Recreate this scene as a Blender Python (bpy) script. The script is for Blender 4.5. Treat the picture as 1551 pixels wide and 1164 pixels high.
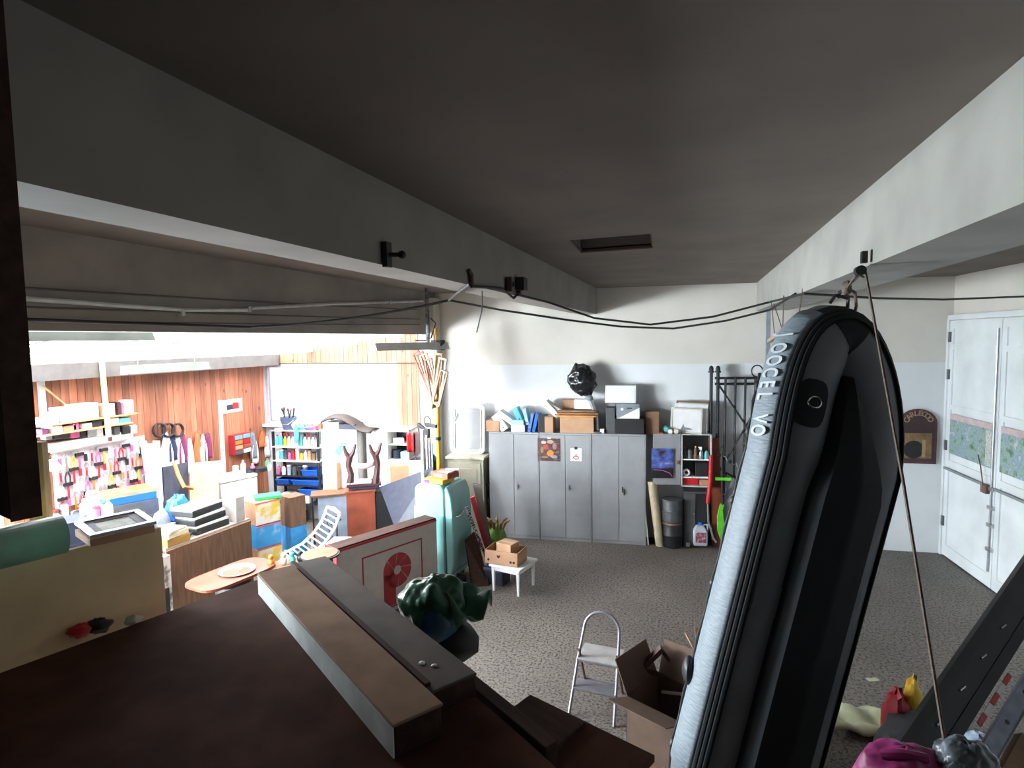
import bpy, math, random
from mathutils import Vector, Matrix
random.seed(7)
for o in list(bpy.data.objects): bpy.data.objects.remove(o)
SC = bpy.context.scene; COL = SC.collection

# ---------------------------------------------------------------- camera
IW, IH, F = 1551.0, 1164.0, 900.0
CAMZ = 3.65
YAW, PITCH, ROLL = math.radians(17.0), math.radians(4.3), math.radians(-0.9)
CP = Vector((0, 0, CAMZ))
FW = Vector((-math.sin(YAW)*math.cos(PITCH), math.cos(YAW)*math.cos(PITCH), -math.sin(PITCH)))
_r = Vector((math.cos(YAW), math.sin(YAW), 0)); _u = _r.cross(FW)
RT = _r*math.cos(ROLL) + _u*math.sin(ROLL); UP = -_r*math.sin(ROLL) + _u*math.cos(ROLL)
cam = bpy.data.cameras.new('camera'); camo = bpy.data.objects.new('camera', cam); COL.objects.link(camo)
cam.sensor_fit = 'HORIZONTAL'; cam.sensor_width = 36.0; cam.lens = 36.0*F/IW; cam.clip_start = 0.05; cam.clip_end = 200
M = Matrix.Identity(4)
for i in range(3):
    M[i][0] = RT[i]; M[i][1] = UP[i]; M[i][2] = -FW[i]; M[i][3] = CP[i]
camo.matrix_world = M; SC.camera = camo

# ---------------------------------------------------------------- light and exposure
SC.view_settings.view_transform = 'Standard'; SC.view_settings.look = 'None'
SC.view_settings.gamma = 1.0; SC.view_settings.use_curve_mapping = False
SC.view_settings.exposure = 0.0
world = bpy.data.worlds.new('World'); SC.world = world; world.use_nodes = True
bgn = world.node_tree.nodes['Background']
bgn.inputs['Color'].default_value = (0.955, 0.965, 0.975, 1); bgn.inputs['Strength'].default_value = 258.0
LWX0 = -8.55
def portal(name, loc, sx, sy, rot):
    l = bpy.data.lights.new(name, 'AREA'); l.shape = 'RECTANGLE'; l.size = sx; l.size_y = sy
    l.cycles.is_portal = True
    o = bpy.data.objects.new(name, l); COL.objects.link(o); o.location = loc; o.rotation_euler = rot
portal('unseen_side_portal', (LWX0-.15, 4.22, 2.5), 1.3, 2.05, (0, math.radians(-90), 0))
portal('added_near_portal', (-7.6, 2.5, 2.53), 1.4, 1.35, (math.radians(90), 0, math.radians(180)))
portal('skylight_portal', (-6.45, 6.9, 3.9), 3.5, 7.0, (0, math.radians(-7), 0))

# ---------------------------------------------------------------- pixel to point (gives real positions at a chosen depth or plane)
def ray(px, py): return FW + RT*((px-IW/2)/F) - UP*((py-IH/2)/F)
def at(px, py, X=None, Y=None, Z=None, D=None):
    d = ray(px, py)
    t = D if D is not None else ((X)/d.x if X is not None else ((Y)/d.y if Y is not None else (Z-CAMZ)/d.z))
    return CP + d*t
BETA = math.atan(0.078); CB, SB = math.cos(BETA), math.sin(BETA)
def yb(x): return 10.95 + 0.078*x
def atb(px, py, off=0.0):                       # point on a plane off metres before the back wall
    d = ray(px, py); return CP + d*((10.95-off/CB)/(d.y-0.078*d.x))
def bw(x, off, z): return Vector((x+off*SB, yb(x)-off*CB, z))
def depth(p): return (Vector(p)-CP).dot(FW)

# ---------------------------------------------------------------- materials
MATS = {}
def mat(name, c, rough=0.6, metal=0.0, var=0.12, scale=8.0, bump=0.0, trans=0.0, alpha=1.0, coat=0.0, stretch=None, spec=0.5, detail=4, c2=None, mid=0.5, wid=0.3):
    if name in MATS: return MATS[name]
    m = bpy.data.materials.new(name); m.use_nodes = True; nt = m.node_tree; N = nt.nodes; L = nt.links
    b = N['Principled BSDF']; b.inputs['Roughness'].default_value = rough; b.inputs['Metallic'].default_value = metal
    b.inputs['Specular IOR Level'].default_value = spec
    if trans: b.inputs['Transmission Weight'].default_value = trans
    if alpha < 1: b.inputs['Alpha'].default_value = alpha
    if coat: b.inputs['Coat Weight'].default_value = coat
    tc = N.new('ShaderNodeTexCoord'); mp = N.new('ShaderNodeMapping'); L.new(tc.outputs['Object'], mp.inputs['Vector'])
    if stretch: mp.inputs['Scale'].default_value = stretch
    nz = N.new('ShaderNodeTexNoise'); nz.inputs['Scale'].default_value = scale; nz.inputs['Detail'].default_value = detail
    L.new(mp.outputs['Vector'], nz.inputs['Vector'])
    rp = N.new('ShaderNodeValToRGB'); e = rp.color_ramp.elements
    lo = tuple(max(0, v*(1-var)) for v in c); hi = tuple(min(1, v*(1+var)) for v in c)
    if c2: hi = c2; lo = c
    e[0].position = mid-wid/2; e[0].color = (*lo, 1); e[1].position = mid+wid/2; e[1].color = (*hi, 1)
    L.new(nz.outputs['Fac'], rp.inputs['Fac']); L.new(rp.outputs['Color'], b.inputs['Base Color'])
    if bump:
        bp = N.new('ShaderNodeBump'); bp.inputs['Strength'].default_value = bump; bp.inputs['Distance'].default_value = 0.02
        L.new(nz.outputs['Fac'], bp.inputs['Height']); L.new(bp.outputs['Normal'], b.inputs['Normal'])
    MATS[name] = m; return m

def mat_floor():
    m = bpy.data.materials.new('terrazzo'); m.use_nodes = True; nt = m.node_tree; N = nt.nodes; L = nt.links
    b = N['Principled BSDF']; b.inputs['Roughness'].default_value = 0.55
    tc = N.new('ShaderNodeTexCoord')
    v = N.new('ShaderNodeTexNoise'); v.inputs['Scale'].default_value = 34; v.inputs['Detail'].default_value = 3; v.inputs['Roughness'].default_value = 0.65
    L.new(tc.outputs['Object'], v.inputs['Vector'])
    r = N.new('ShaderNodeValToRGB'); e = r.color_ramp.elements
    e[0].position = 0.40; e[0].color = (0.035, 0.032, 0.03, 1); e[1].position = 0.48; e[1].color = (0.168, 0.143, 0.122, 1)
    x = e.new(0.62); x.color = (0.23, 0.197, 0.17, 1)
    L.new(v.outputs['Fac'], r.inputs['Fac'])
    n2 = N.new('ShaderNodeTexNoise'); n2.inputs['Scale'].default_value = 0.8; n2.inputs['Detail'].default_value = 6
    L.new(tc.outputs['Object'], n2.inputs['Vector'])
    r2 = N.new('ShaderNodeValToRGB'); r2.color_ramp.elements[0].color = (0.7, 0.7, 0.7, 1); r2.color_ramp.elements[0].position = 0.35; r2.color_ramp.elements[1].position = 0.7
    L.new(n2.outputs['Fac'], r2.inputs['Fac'])
    mx = N.new('ShaderNodeMix'); mx.data_type = 'RGBA'; mx.blend_type = 'MULTIPLY'; mx.inputs['Factor'].default_value = 1
    L.new(r.outputs['Color'], mx.inputs['A']); L.new(r2.outputs['Color'], mx.inputs['B']); L.new(mx.outputs['Result'], b.inputs['Base Color'])
    return m
def mat_twotone(zs):                           # cream paint above the line, white below it
    m = bpy.data.materials.new('two_tone_paint'); m.use_nodes = True; nt = m.node_tree; N = nt.nodes; L = nt.links
    b = N['Principled BSDF']; b.inputs['Roughness'].default_value = 0.75
    tc = N.new('ShaderNodeTexCoord'); sp = N.new('ShaderNodeSeparateXYZ'); L.new(tc.outputs['Object'], sp.inputs['Vector'])
    gt = N.new('ShaderNodeMath'); gt.operation = 'GREATER_THAN'; gt.inputs[1].default_value = zs; L.new(sp.outputs['Z'], gt.inputs[0])
    nz = N.new('ShaderNodeTexNoise'); nz.inputs['Scale'].default_value = 1.6; nz.inputs['Detail'].default_value = 8; L.new(tc.outputs['Object'], nz.inputs['Vector'])
    ra = N.new('ShaderNodeValToRGB'); ra.color_ramp.elements[0].color = (0.64, 0.66, 0.68, 1); ra.color_ramp.elements[1].color = (0.78, 0.80, 0.82, 1)
    rb = N.new('ShaderNodeValToRGB'); rb.color_ramp.elements[0].color = (0.60, 0.56, 0.50, 1); rb.color_ramp.elements[1].color = (0.72, 0.685, 0.63, 1)
    L.new(nz.outputs['Fac'], ra.inputs['Fac']); L.new(nz.outputs['Fac'], rb.inputs['Fac'])
    mx = N.new('ShaderNodeMix'); mx.data_type = 'RGBA'; L.new(gt.outputs[0], mx.inputs['Factor'])
    L.new(ra.outputs['Color'], mx.inputs['A']); L.new(rb.outputs['Color'], mx.inputs['B']); L.new(mx.outputs['Result'], b.inputs['Base Color'])
    return m
def mat_sheet():                               # clear corrugated roofing: lets daylight through, a little diffused
    m = bpy.data.materials.new('clear_roofing'); m.use_nodes = True; nt = m.node_tree; N = nt.nodes; L = nt.links
    N.remove(N['Principled BSDF']); out = N['Material Output']
    t = N.new('ShaderNodeBsdfTransparent'); t.inputs['Color'].default_value = (0.07, 0.072, 0.074, 1)
    d = N.new('ShaderNodeBsdfTranslucent'); d.inputs['Color'].default_value = (0.088, 0.091, 0.094, 1)
    mx = N.new('ShaderNodeMixShader'); mx.inputs['Fac'].default_value = 0.3
    L.new(t.outputs[0], mx.inputs[1]); L.new(d.outputs[0], mx.inputs[2]); L.new(mx.outputs[0], out.inputs['Surface'])
    MATS['clear_roofing'] = m; return m
def mat_glass(name, tint=(0.9, 0.95, 0.97), fac=0.12):
    m = bpy.data.materials.new(name); m.use_nodes = True; nt = m.node_tree; N = nt.nodes; L = nt.links
    N.remove(N['Principled BSDF']); out = N['Material Output']
    t = N.new('ShaderNodeBsdfTransparent'); t.inputs['Color'].default_value = (*tint, 1)
    g = N.new('ShaderNodeBsdfGlossy'); g.inputs['Roughness'].default_value = 0.08
    mx = N.new('ShaderNodeMixShader'); mx.inputs['Fac'].default_value = fac
    L.new(t.outputs[0], mx.inputs[1]); L.new(g.outputs[0], mx.inputs[2]); L.new(mx.outputs[0], out.inputs['Surface'])
    MATS[name] = m; return m
def mat_pine():
    m = bpy.data.materials.new('pine_board'); m.use_nodes = True; nt = m.node_tree; N = nt.nodes; L = nt.links
    b = N['Principled BSDF']; b.inputs['Roughness'].default_value = 0.55
    tc = N.new('ShaderNodeTexCoord'); oi = N.new('ShaderNodeObjectInfo')
    ad = N.new('ShaderNodeVectorMath'); ad.operation = 'ADD'; L.new(tc.outputs['Object'], ad.inputs[0])
    ml = N.new('ShaderNodeMath'); ml.operation = 'MULTIPLY'; ml.inputs[1].default_value = 37; L.new(oi.outputs['Random'], ml.inputs[0]); L.new(ml.outputs[0], ad.inputs[1])
    mp = N.new('ShaderNodeMapping'); mp.inputs['Scale'].default_value = (14, 14, 1.3); L.new(ad.outputs[0], mp.inputs['Vector'])
    nz = N.new('ShaderNodeTexNoise'); nz.inputs['Scale'].default_value = 1.6; nz.inputs['Detail'].default_value = 6; L.new(mp.outputs[0], nz.inputs['Vector'])
    rp = N.new('ShaderNodeValToRGB'); e = rp.color_ramp.elements
    e[0].position = 0.3; e[0].color = (0.27, 0.085, 0.043, 1); e[1].position = 0.7; e[1].color = (0.42, 0.16, 0.088, 1)
    L.new(nz.outputs['Fac'], rp.inputs['Fac'])
    hv = N.new('ShaderNodeHueSaturation'); mr = N.new('ShaderNodeMapRange'); mr.inputs['To Min'].default_value = 0.75; mr.inputs['To Max'].default_value = 1.35
    L.new(oi.outputs['Random'], mr.inputs['Value']); L.new(mr.outputs[0], hv.inputs['Value']); L.new(rp.outputs['Color'], hv.inputs['Color'])
    # knots
    mp2 = N.new('ShaderNodeMapping'); mp2.inputs['Scale'].default_value = (5, 5, 2.6); L.new(ad.outputs[0], mp2.inputs['Vector'])
    vo = N.new('ShaderNodeTexVoronoi'); vo.inputs['Scale'].default_value = 1.0; L.new(mp2.outputs[0], vo.inputs['Vector'])
    kr = N.new('ShaderNodeValToRGB'); kr.color_ramp.elements[0].position = 0.07; kr.color_ramp.elements[0].color = (0.25, 0.2, 0.2, 1); kr.color_ramp.elements[1].position = 0.13
    L.new(vo.outputs['Distance'], kr.inputs['Fac'])
    mx = N.new('ShaderNodeMix'); mx.data_type = 'RGBA'; mx.blend_type = 'MULTIPLY'; mx.inputs['Factor'].default_value = 1
    L.new(hv.outputs['Color'], mx.inputs['A']); L.new(kr.outputs['Color'], mx.inputs['B']); L.new(mx.outputs['Result'], b.inputs['Base Color'])
    MATS['pine'] = m; return m
def mat_print(name, cols, scale=6.0, rough=0.5, detail=5, stretch=None):     # printed picture: blotches of ink in the given colours
    m = bpy.data.materials.new(name); m.use_nodes = True; nt = m.node_tree; N = nt.nodes; L = nt.links
    b = N['Principled BSDF']; b.inputs['Roughness'].default_value = rough
    tc = N.new('ShaderNodeTexCoord'); mp = N.new('ShaderNodeMapping'); L.new(tc.outputs['Object'], mp.inputs['Vector'])
    if stretch: mp.inputs['Scale'].default_value = stretch
    nz = N.new('ShaderNodeTexNoise'); nz.inputs['Scale'].default_value = scale; nz.inputs['Detail'].default_value = detail; L.new(mp.outputs[0], nz.inputs['Vector'])
    rp = N.new('ShaderNodeValToRGB'); rp.color_ramp.interpolation = 'EASE'; e = rp.color_ramp.elements
    n = len(cols)
    for i, c in enumerate(cols):
        p = 0.3 + 0.4*i/(n-1)
        if i == 0: e[0].position = p; x = e[0]
        elif i == n-1: e[-1].position = p; x = e[-1]
        else: x = e.new(p)
        x.color = (*c, 1)
    L.new(nz.outputs['Fac'], rp.inputs['Fac']); L.new(rp.outputs['Color'], b.inputs['Base Color'])
    MATS[name] = m; return m

plaster = mat('cream_plaster', (0.56, 0.53, 0.47), 0.8, var=0.10, scale=2.0, detail=8)
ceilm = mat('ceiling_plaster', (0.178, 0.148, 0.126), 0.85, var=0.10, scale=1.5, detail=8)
whitew = mat('white_wall', (0.52, 0.53, 0.54), 0.75, var=0.08, scale=2.0, detail=8)
floorm = mat_floor(); twotone = mat_twotone(3.17); sheet = mat_sheet(); pine = mat_pine()
glass = mat_glass('window_glass'); clearp = mat_glass('clear_plastic', (0.75, 0.82, 0.85), 0.35)
greymetal = mat('cabinet_grey_paint', (0.28, 0.285, 0.297), 0.42, var=0.08, scale=3)
greydark = mat('dark_grey_metal', (0.10, 0.105, 0.11), 0.5, 0.3)
steel = mat('steel', (0.45, 0.46, 0.48), 0.35, 0.85)
alu = mat('aluminium', (0.22, 0.21, 0.235), 0.5, 0.5)
chrome = mat('chrome', (0.7, 0.7, 0.72), 0.15, 1.0)
black = mat('black_plastic', (0.012, 0.012, 0.014), 0.5, var=0.2)
blackm = mat('black_metal', (0.02, 0.02, 0.022), 0.5, 0.3)
darkrub = mat('boat_black_rubber', (0.009, 0.010, 0.012), 0.75, spec=.3, var=0.15)
boatgrey = mat('boat_dark_grey_fabric', (0.14, 0.148, 0.165), 0.6, var=0.12, scale=4, bump=0.1)
boatlight = mat('boat_light_grey_fabric', (0.20, 0.24, 0.275), 0.55, var=0.10, scale=5, bump=0.3, stretch=(3, 3, 14))
white = mat('white_paint', (0.78, 0.78, 0.76), 0.5, var=0.05)
offwhite = mat('off_white', (0.62, 0.59, 0.52), 0.6, var=0.06)
paper = mat('white_paper', (0.8, 0.8, 0.8), 0.7, var=0.04)
card = mat('cardboard', (0.36, 0.20, 0.115), 0.8, var=0.12, scale=5)
cardl = mat('light_cardboard', (0.46, 0.27, 0.16), 0.8, var=0.10, scale=5)
carddk = mat('brown_cardboard', (0.20, 0.11, 0.06), 0.8, var=0.15, scale=5)
fibre = mat('brown_fibreboard', (0.082, 0.036, 0.026), 0.95, var=0.35, scale=3.5, detail=8, wid=0.4, spec=.12)
darkwood = mat('dark_wood', (0.05, 0.024, 0.017), 0.8, spec=.25, var=0.3, scale=3, stretch=(1, 8, 8))
midwood = mat('brown_wood', (0.15, 0.075, 0.04), 0.55, var=0.25, scale=3, stretch=(8, 8, 1))
redwood = mat('red_wood', (0.24, 0.055, 0.03), 0.4, var=0.2, scale=4)
winewood = mat('wine_wood', (0.055, 0.014, 0.014), 0.45, var=0.2)
lightwood = mat('light_wood', (0.45, 0.28, 0.13), 0.6, var=0.2, scale=4, stretch=(1, 1, 6))
yellowp = mat('yellow_paint', (0.62, 0.33, 0.03), 0.4, var=0.1)
orange = mat('orange_plastic', (0.65, 0.17, 0.02), 0.45)
red = mat('red_plastic', (0.50, 0.015, 0.02), 0.4, var=0.1)
redprint = mat('red_print', (0.36, 0.02, 0.03), 0.5, var=0.08)
pink = mat('pink_plastic', (0.55, 0.10, 0.28), 0.45)
magenta = mat('magenta_bag', (0.42, 0.05, 0.22), 0.4, var=0.2, scale=6, bump=0.4)
blue = mat('blue_plastic', (0.015, 0.12, 0.55), 0.4)
lblue = mat('light_blue_plastic', (0.10, 0.45, 0.65), 0.45)
teal = mat('teal_plastic', (0.10, 0.45, 0.45), 0.45)
navy = mat('navy_board', (0.016, 0.020, 0.038), 0.5, var=0.2)
green = mat('green_plastic', (0.03, 0.38, 0.10), 0.45)
limeg = mat('lime_plastic', (0.12, 0.55, 0.03), 0.4)
yellow = mat('yellow_card', (0.72, 0.45, 0.03), 0.5)
fridgem = mat('turquoise_enamel', (0.22, 0.48, 0.47), 0.22, var=0.04, scale=2, coat=0.4)
gasket = mat('grey_gasket', (0.12, 0.11, 0.11), 0.6)
greenlamp = mat('green_grey_enamel', (0.045, 0.055, 0.042), 0.5, var=0.08)
lampgrey = mat('lamp_grey_enamel', (0.6, 0.6, 0.58), 0.5, var=0.08)
creamcab = mat('cream_cabinet_paint', (0.42, 0.39, 0.30), 0.5, var=0.1)
panelm = mat('cream_panel', (0.75, 0.56, 0.33), 0.85, var=0.10, scale=3, detail=7)
greenroll = mat('green_lino', (0.15, 0.33, 0.23), 0.35, var=0.25, scale=4)
rope = mat('rope_fibre', (0.16, 0.12, 0.10), 0.9, var=0.2, scale=40)
cablem = mat('black_cable', (0.02, 0.018, 0.018), 0.6)
whitefoam = mat('white_shrinkwrap', (0.72, 0.76, 0.76), 0.3, var=0.18, scale=5, bump=0.25)
boxwood = mat('box_top_brown', (0.34, 0.22, 0.15), 0.9, spec=.15, var=0.2, scale=4, detail=8)
blackbag = mat('black_bin_bag', (0.012, 0.012, 0.015), 0.25, var=0.2, bump=0.3, scale=14)
greybox = mat('grey_box', (0.22, 0.24, 0.27), 0.6)
bluegrey = mat('blue_grey_board', (0.30, 0.38, 0.48), 0.5)
purple = mat('purple_cloth', (0.12, 0.02, 0.10), 0.7)
cloths = [mat('cloth_white', (0.75, 0.76, 0.78), 0.8), mat('cloth_navy', (0.03, 0.04, 0.09), 0.8), mat('cloth_plum', (0.20, 0.03, 0.10), 0.8),
          mat('cloth_orange', (0.55, 0.13, 0.04), 0.8), mat('cloth_grey', (0.2, 0.22, 0.26), 0.8), mat('cloth_black', (0.02, 0.02, 0.025), 0.8)]

# ---------------------------------------------------------------- mesh builder
class MB:
    def __init__(s): s.v = []; s.f = []; s.m = []; s.cur = 0
    def _add(s, vs, fs):
        o = len(s.v); s.v += [tuple(v) for v in vs]; s.f += [tuple(i+o for i in f) for f in fs]; s.m += [s.cur]*len(fs); return s
    def box(s, c, d, rot=None):
        x, y, z = d[0]/2, d[1]/2, d[2]/2; c = Vector(c)
        vs = [Vector((a*x, b*y, e*z)) for a in (-1, 1) for b in (-1, 1) for e in (-1, 1)]
        if rot is not None: vs = [rot @ v for v in vs]
        return s._add([v+c for v in vs], [(0,1,3,2),(4,6,7,5),(0,4,5,1),(2,3,7,6),(0,2,6,4),(1,5,7,3)])
    def b2(s, p, q): return s.box([(a+b)/2 for a, b in zip(p, q)], [abs(a-b) for a, b in zip(p, q)])
    def frame(s, p, q): return s
    def cyl(s, p, q, r, r2=None, n=12, cap=True):
        p, q = Vector(p), Vector(q); r2 = r if r2 is None else r2
        t = (q-p).normalized(); a = Vector((0, 0, 1)) if abs(t.z) < .9 else Vector((1, 0, 0)); u = t.cross(a).normalized(); w = t.cross(u)
        vs = [p+(u*math.cos(k*2*math.pi/n)+w*math.sin(k*2*math.pi/n))*r for k in range(n)] + [q+(u*math.cos(k*2*math.pi/n)+w*math.sin(k*2*math.pi/n))*r2 for k in range(n)]
        fs = [(k, (k+1) % n, n+(k+1) % n, n+k) for k in range(n)]
        if cap: fs += [tuple(range(n-1, -1, -1)), tuple(range(n, 2*n))]
        return s._add(vs, fs)
    def tube(s, pts, r, n=8, cap=True):
        pts = [Vector(p) for p in pts]; N = len(pts); vs = []; u = None
        for i, p in enumerate(pts):
            t = (pts[min(i+1, N-1)]-pts[max(i-1, 0)]).normalized()
            if u is None:
                a = Vector((0, 0, 1)) if abs(t.z) < .9 else Vector((1, 0, 0)); u = t.cross(a).normalized()
            else:
                u = (u-t*u.dot(t)).normalized()
            w = t.cross(u); rr = r[i] if isinstance(r, (list, tuple)) else r
            vs += [p+(u*math.cos(k*2*math.pi/n)+w*math.sin(k*2*math.pi/n))*rr for k in range(n)]
        fs = [(i*n+k, i*n+(k+1) % n, (i+1)*n+(k+1) % n, (i+1)*n+k) for i in range(N-1) for k in range(n)]
        if cap: fs += [tuple(range(n-1, -1, -1)), tuple(range((N-1)*n, N*n))]
        return s._add(vs, fs)
    def lathe(s, prof, n=16, c=(0, 0, 0)):       # prof: list of (r, z)
        c = Vector(c); vs = []
        for r, z in prof: vs += [c+Vector((r*math.cos(k*2*math.pi/n), r*math.sin(k*2*math.pi/n), z)) for k in range(n)]
        N = len(prof); fs = [(i*n+k, i*n+(k+1) % n, (i+1)*n+(k+1) % n, (i+1)*n+k) for i in range(N-1) for k in range(n)]
        if prof[0][0] > 1e-4: fs.append(tuple(range(n-1, -1, -1)))
        if prof[-1][0] > 1e-4: fs.append(tuple(range((N-1)*n, N*n)))
        return s._add(vs, fs)
    def prism(s, poly, d, mtx=None):             # polygon in local XZ, extruded along +Y by d
        n = len(poly); vs = [Vector((x, 0, z)) for x, z in poly]+[Vector((x, d, z)) for x, z in poly]
        if mtx is not None: vs = [mtx @ v for v in vs]
        return s._add(vs, [tuple(range(n)), tuple(range(2*n-1, n-1, -1))]+[(k, n+k, n+(k+1) % n, (k+1) % n) for k in range(n)])
    def blob(s, c, sz, n=12, m=8, noise=0.0, seed=0, rot=None):
        rnd = random.Random(seed); c = Vector(c); vs = []
        for i in range(m+1):
            th = math.pi*i/m
            for k in range(n):
                ph = 2*math.pi*k/n; f = 1+noise*(rnd.random()-.5)*2
                v = Vector((sz[0]*math.sin(th)*math.cos(ph)*f, sz[1]*math.sin(th)*math.sin(ph)*f, -sz[2]*math.cos(th)*f))
                if rot is not None: v = rot @ v
                vs.append(c+v)
        return s._add(vs, [(i*n+k, i*n+(k+1) % n, (i+1)*n+(k+1) % n, (i+1)*n+k) for i in range(m) for k in range(n)])
    def grid(s, fn, nu, nv):
        vs = [fn(i/nu, j/nv) for i in range(nu+1) for j in range(nv+1)]
        return s._add(vs, [(i*(nv+1)+j, (i+1)*(nv+1)+j, (i+1)*(nv+1)+j+1, i*(nv+1)+j+1) for i in range(nu) for j in range(nv)])
    def quad(s, a, b, c, d): return s._add([a, b, c, d], [(0, 1, 2, 3)])
    def build(s, name, m, parent=None, bev=0.0, smooth=False, ang=40, solid=0.0, sub=0, loc=None, rz=None):
        me = bpy.data.meshes.new(name); me.from_pydata(s.v, [], s.f)
        for x in (m if isinstance(m, (list, tuple)) else [m]): me.materials.append(x)
        me.polygons.foreach_set('material_index', s.m); me.update()
        import bmesh
        bm = bmesh.new(); bm.from_mesh(me); bmesh.ops.remove_doubles(bm, verts=bm.verts, dist=1e-5); bmesh.ops.recalc_face_normals(bm, faces=bm.faces); bm.to_mesh(me); bm.free()
        o = bpy.data.objects.new(name, me); COL.objects.link(o)
        if parent is not None: o.parent = parent
        if smooth:
            me.shade_smooth(); me.set_sharp_from_angle(angle=math.radians(ang))
        if solid: md = o.modifiers.new('solid', 'SOLIDIFY'); md.thickness = solid; md.offset = 0
        if sub: md = o.modifiers.new('sub', 'SUBSURF'); md.levels = sub; md.render_levels = sub
        if bev: md = o.modifiers.new('bev', 'BEVEL'); md.width = bev; md.segments = 2; md.limit_method = 'ANGLE'
        if loc is not None: o.location = loc
        if rz is not None: o.rotation_euler = (0, 0, rz)
        return o
def crumple(o, strength, size, sub=2):          # folds of thin plastic or cloth
    tx = bpy.data.textures.new('folds', 'CLOUDS'); tx.noise_scale = size; tx.noise_depth = 2
    md = o.modifiers.new('sub', 'SUBSURF'); md.levels = sub; md.render_levels = sub
    md = o.modifiers.new('folds', 'DISPLACE'); md.texture = tx; md.strength = strength; md.mid_level = .5; md.texture_coords = 'LOCAL'
    return o
def tag(o, label, cat, group=None):
    o['label'] = label; o['category'] = cat
    if group: o['group'] = group
    return o
def thing(name, label, cat, loc=(0, 0, 0), rz=0.0, group=None, rot=None):
    o = bpy.data.objects.new(name, None); COL.objects.link(o); o.location = loc; o.rotation_euler = rot if rot else (0, 0, rz)
    o.empty_display_size = 0.1; return tag(o, label, cat, group)
def struct(o): o['kind'] = 'structure'; return o
def RZ(a): return Matrix.Rotation(a, 3, 'Z')
def RX(a): return Matrix.Rotation(a, 3, 'X')
def RY(a): return Matrix.Rotation(a, 3, 'Y')
def text_mesh(name, body, size, m, parent, mtx, ext=0.001):
    c = bpy.data.curves.new(name, 'FONT'); c.body = body; c.size = size; c.extrude = ext; c.align_x = 'CENTER'; c.align_y = 'CENTER'; c.resolution_u = 3; c.offset = size*.022
    t = bpy.data.objects.new(name+'_tmp', c); COL.objects.link(t); bpy.context.view_layer.update()
    me = bpy.data.meshes.new_from_object(t.evaluated_get(bpy.context.evaluated_depsgraph_get())); bpy.data.objects.remove(t); me.name = name
    me.transform(mtx); me.materials.clear(); me.materials.append(m)
    o = bpy.data.objects.new(name, me); COL.objects.link(o); o.parent = parent; return o
def catenary(p, q, sag, n=14):
    p, q = Vector(p), Vector(q); return [p.lerp(q, i/n)-Vector((0, 0, sag*4*(i/n)*(1-i/n))) for i in range(n+1)]

# ================================================================ THE SETTING
LWX = -8.55                                    # board wall of the lean-to
LX = -4.75                                     # face of the lintel between hall and lean-to
CEIL = 4.55
def rwx(y): return 4.0+0.078*(11.26-y)
def slab(name, pts, z0, z1, m):
    mb = MB(); n = len(pts)
    mb._add([(x, y, z0) for x, y in pts]+[(x, y, z1) for x, y in pts], [tuple(range(n-1, -1, -1)), tuple(range(n, 2*n))]+[(k, (k+1) % n, n+(k+1) % n, n+k) for k in range(n)])
    return struct(mb.build(name, m))
slab('floor', [(LWX-.2, -2.8), (5.3, -2.8), (4.2, 11.5), (LWX-.2, 10.6)], -0.1, 0.0, floorm)
# ceiling with the hatch left open
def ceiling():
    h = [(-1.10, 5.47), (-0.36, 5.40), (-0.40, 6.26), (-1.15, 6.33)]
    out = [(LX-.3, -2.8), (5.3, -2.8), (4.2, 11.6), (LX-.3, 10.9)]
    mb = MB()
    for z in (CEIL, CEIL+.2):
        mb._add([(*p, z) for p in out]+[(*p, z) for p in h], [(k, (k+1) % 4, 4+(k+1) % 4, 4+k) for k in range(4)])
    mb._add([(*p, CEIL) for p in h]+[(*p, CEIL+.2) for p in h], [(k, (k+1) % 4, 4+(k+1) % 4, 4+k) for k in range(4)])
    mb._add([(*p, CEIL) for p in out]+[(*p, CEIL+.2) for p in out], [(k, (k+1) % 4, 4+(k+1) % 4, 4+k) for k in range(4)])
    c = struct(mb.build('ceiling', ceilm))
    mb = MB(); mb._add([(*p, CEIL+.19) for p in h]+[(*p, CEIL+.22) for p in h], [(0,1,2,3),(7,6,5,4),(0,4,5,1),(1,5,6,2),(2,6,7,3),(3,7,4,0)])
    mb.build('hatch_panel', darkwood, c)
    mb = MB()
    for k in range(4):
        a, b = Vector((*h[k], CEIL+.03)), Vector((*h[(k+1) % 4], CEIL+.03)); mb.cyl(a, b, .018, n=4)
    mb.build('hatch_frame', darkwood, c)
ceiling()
# back wall of the hall
def wall_seg(name, p, q, z0, z1, th, m):
    p, q = Vector((*p, 0)), Vector((*q, 0)); d = (q-p).normalized(); n = Vector((-d.y, d.x, 0))*th
    mb = MB(); c = [p, q, q+n, p+n]
    mb._add([(v.x, v.y, z0) for v in c]+[(v.x, v.y, z1) for v in c], [(3,2,1,0),(4,5,6,7)]+[(k, (k+1) % 4, 4+(k+1) % 4, 4+k) for k in range(4)])
    return struct(mb.build(name, m))
wall_seg('wall_back', (4.15, yb(4.15)), (-5.0, yb(-5.0)), 0, CEIL+.05, -.2, twotone)
wall_seg('wall_right', (rwx(11.3), 11.3), (rwx(-2.7), -2.7), 0, CEIL+.05, .2, twotone)
backm = mat('brown_back_wall', (0.13, 0.105, 0.085), 0.8)
wall_seg('wall_front', (5.3, -2.6), (-8.8, -2.6), 0, CEIL+.05, .2, backm)
wall_seg('wall_near_left', (LX-.05, 2.6), (LX-.05, -2.7), 0, 3.8, -.2, backm)
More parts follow.
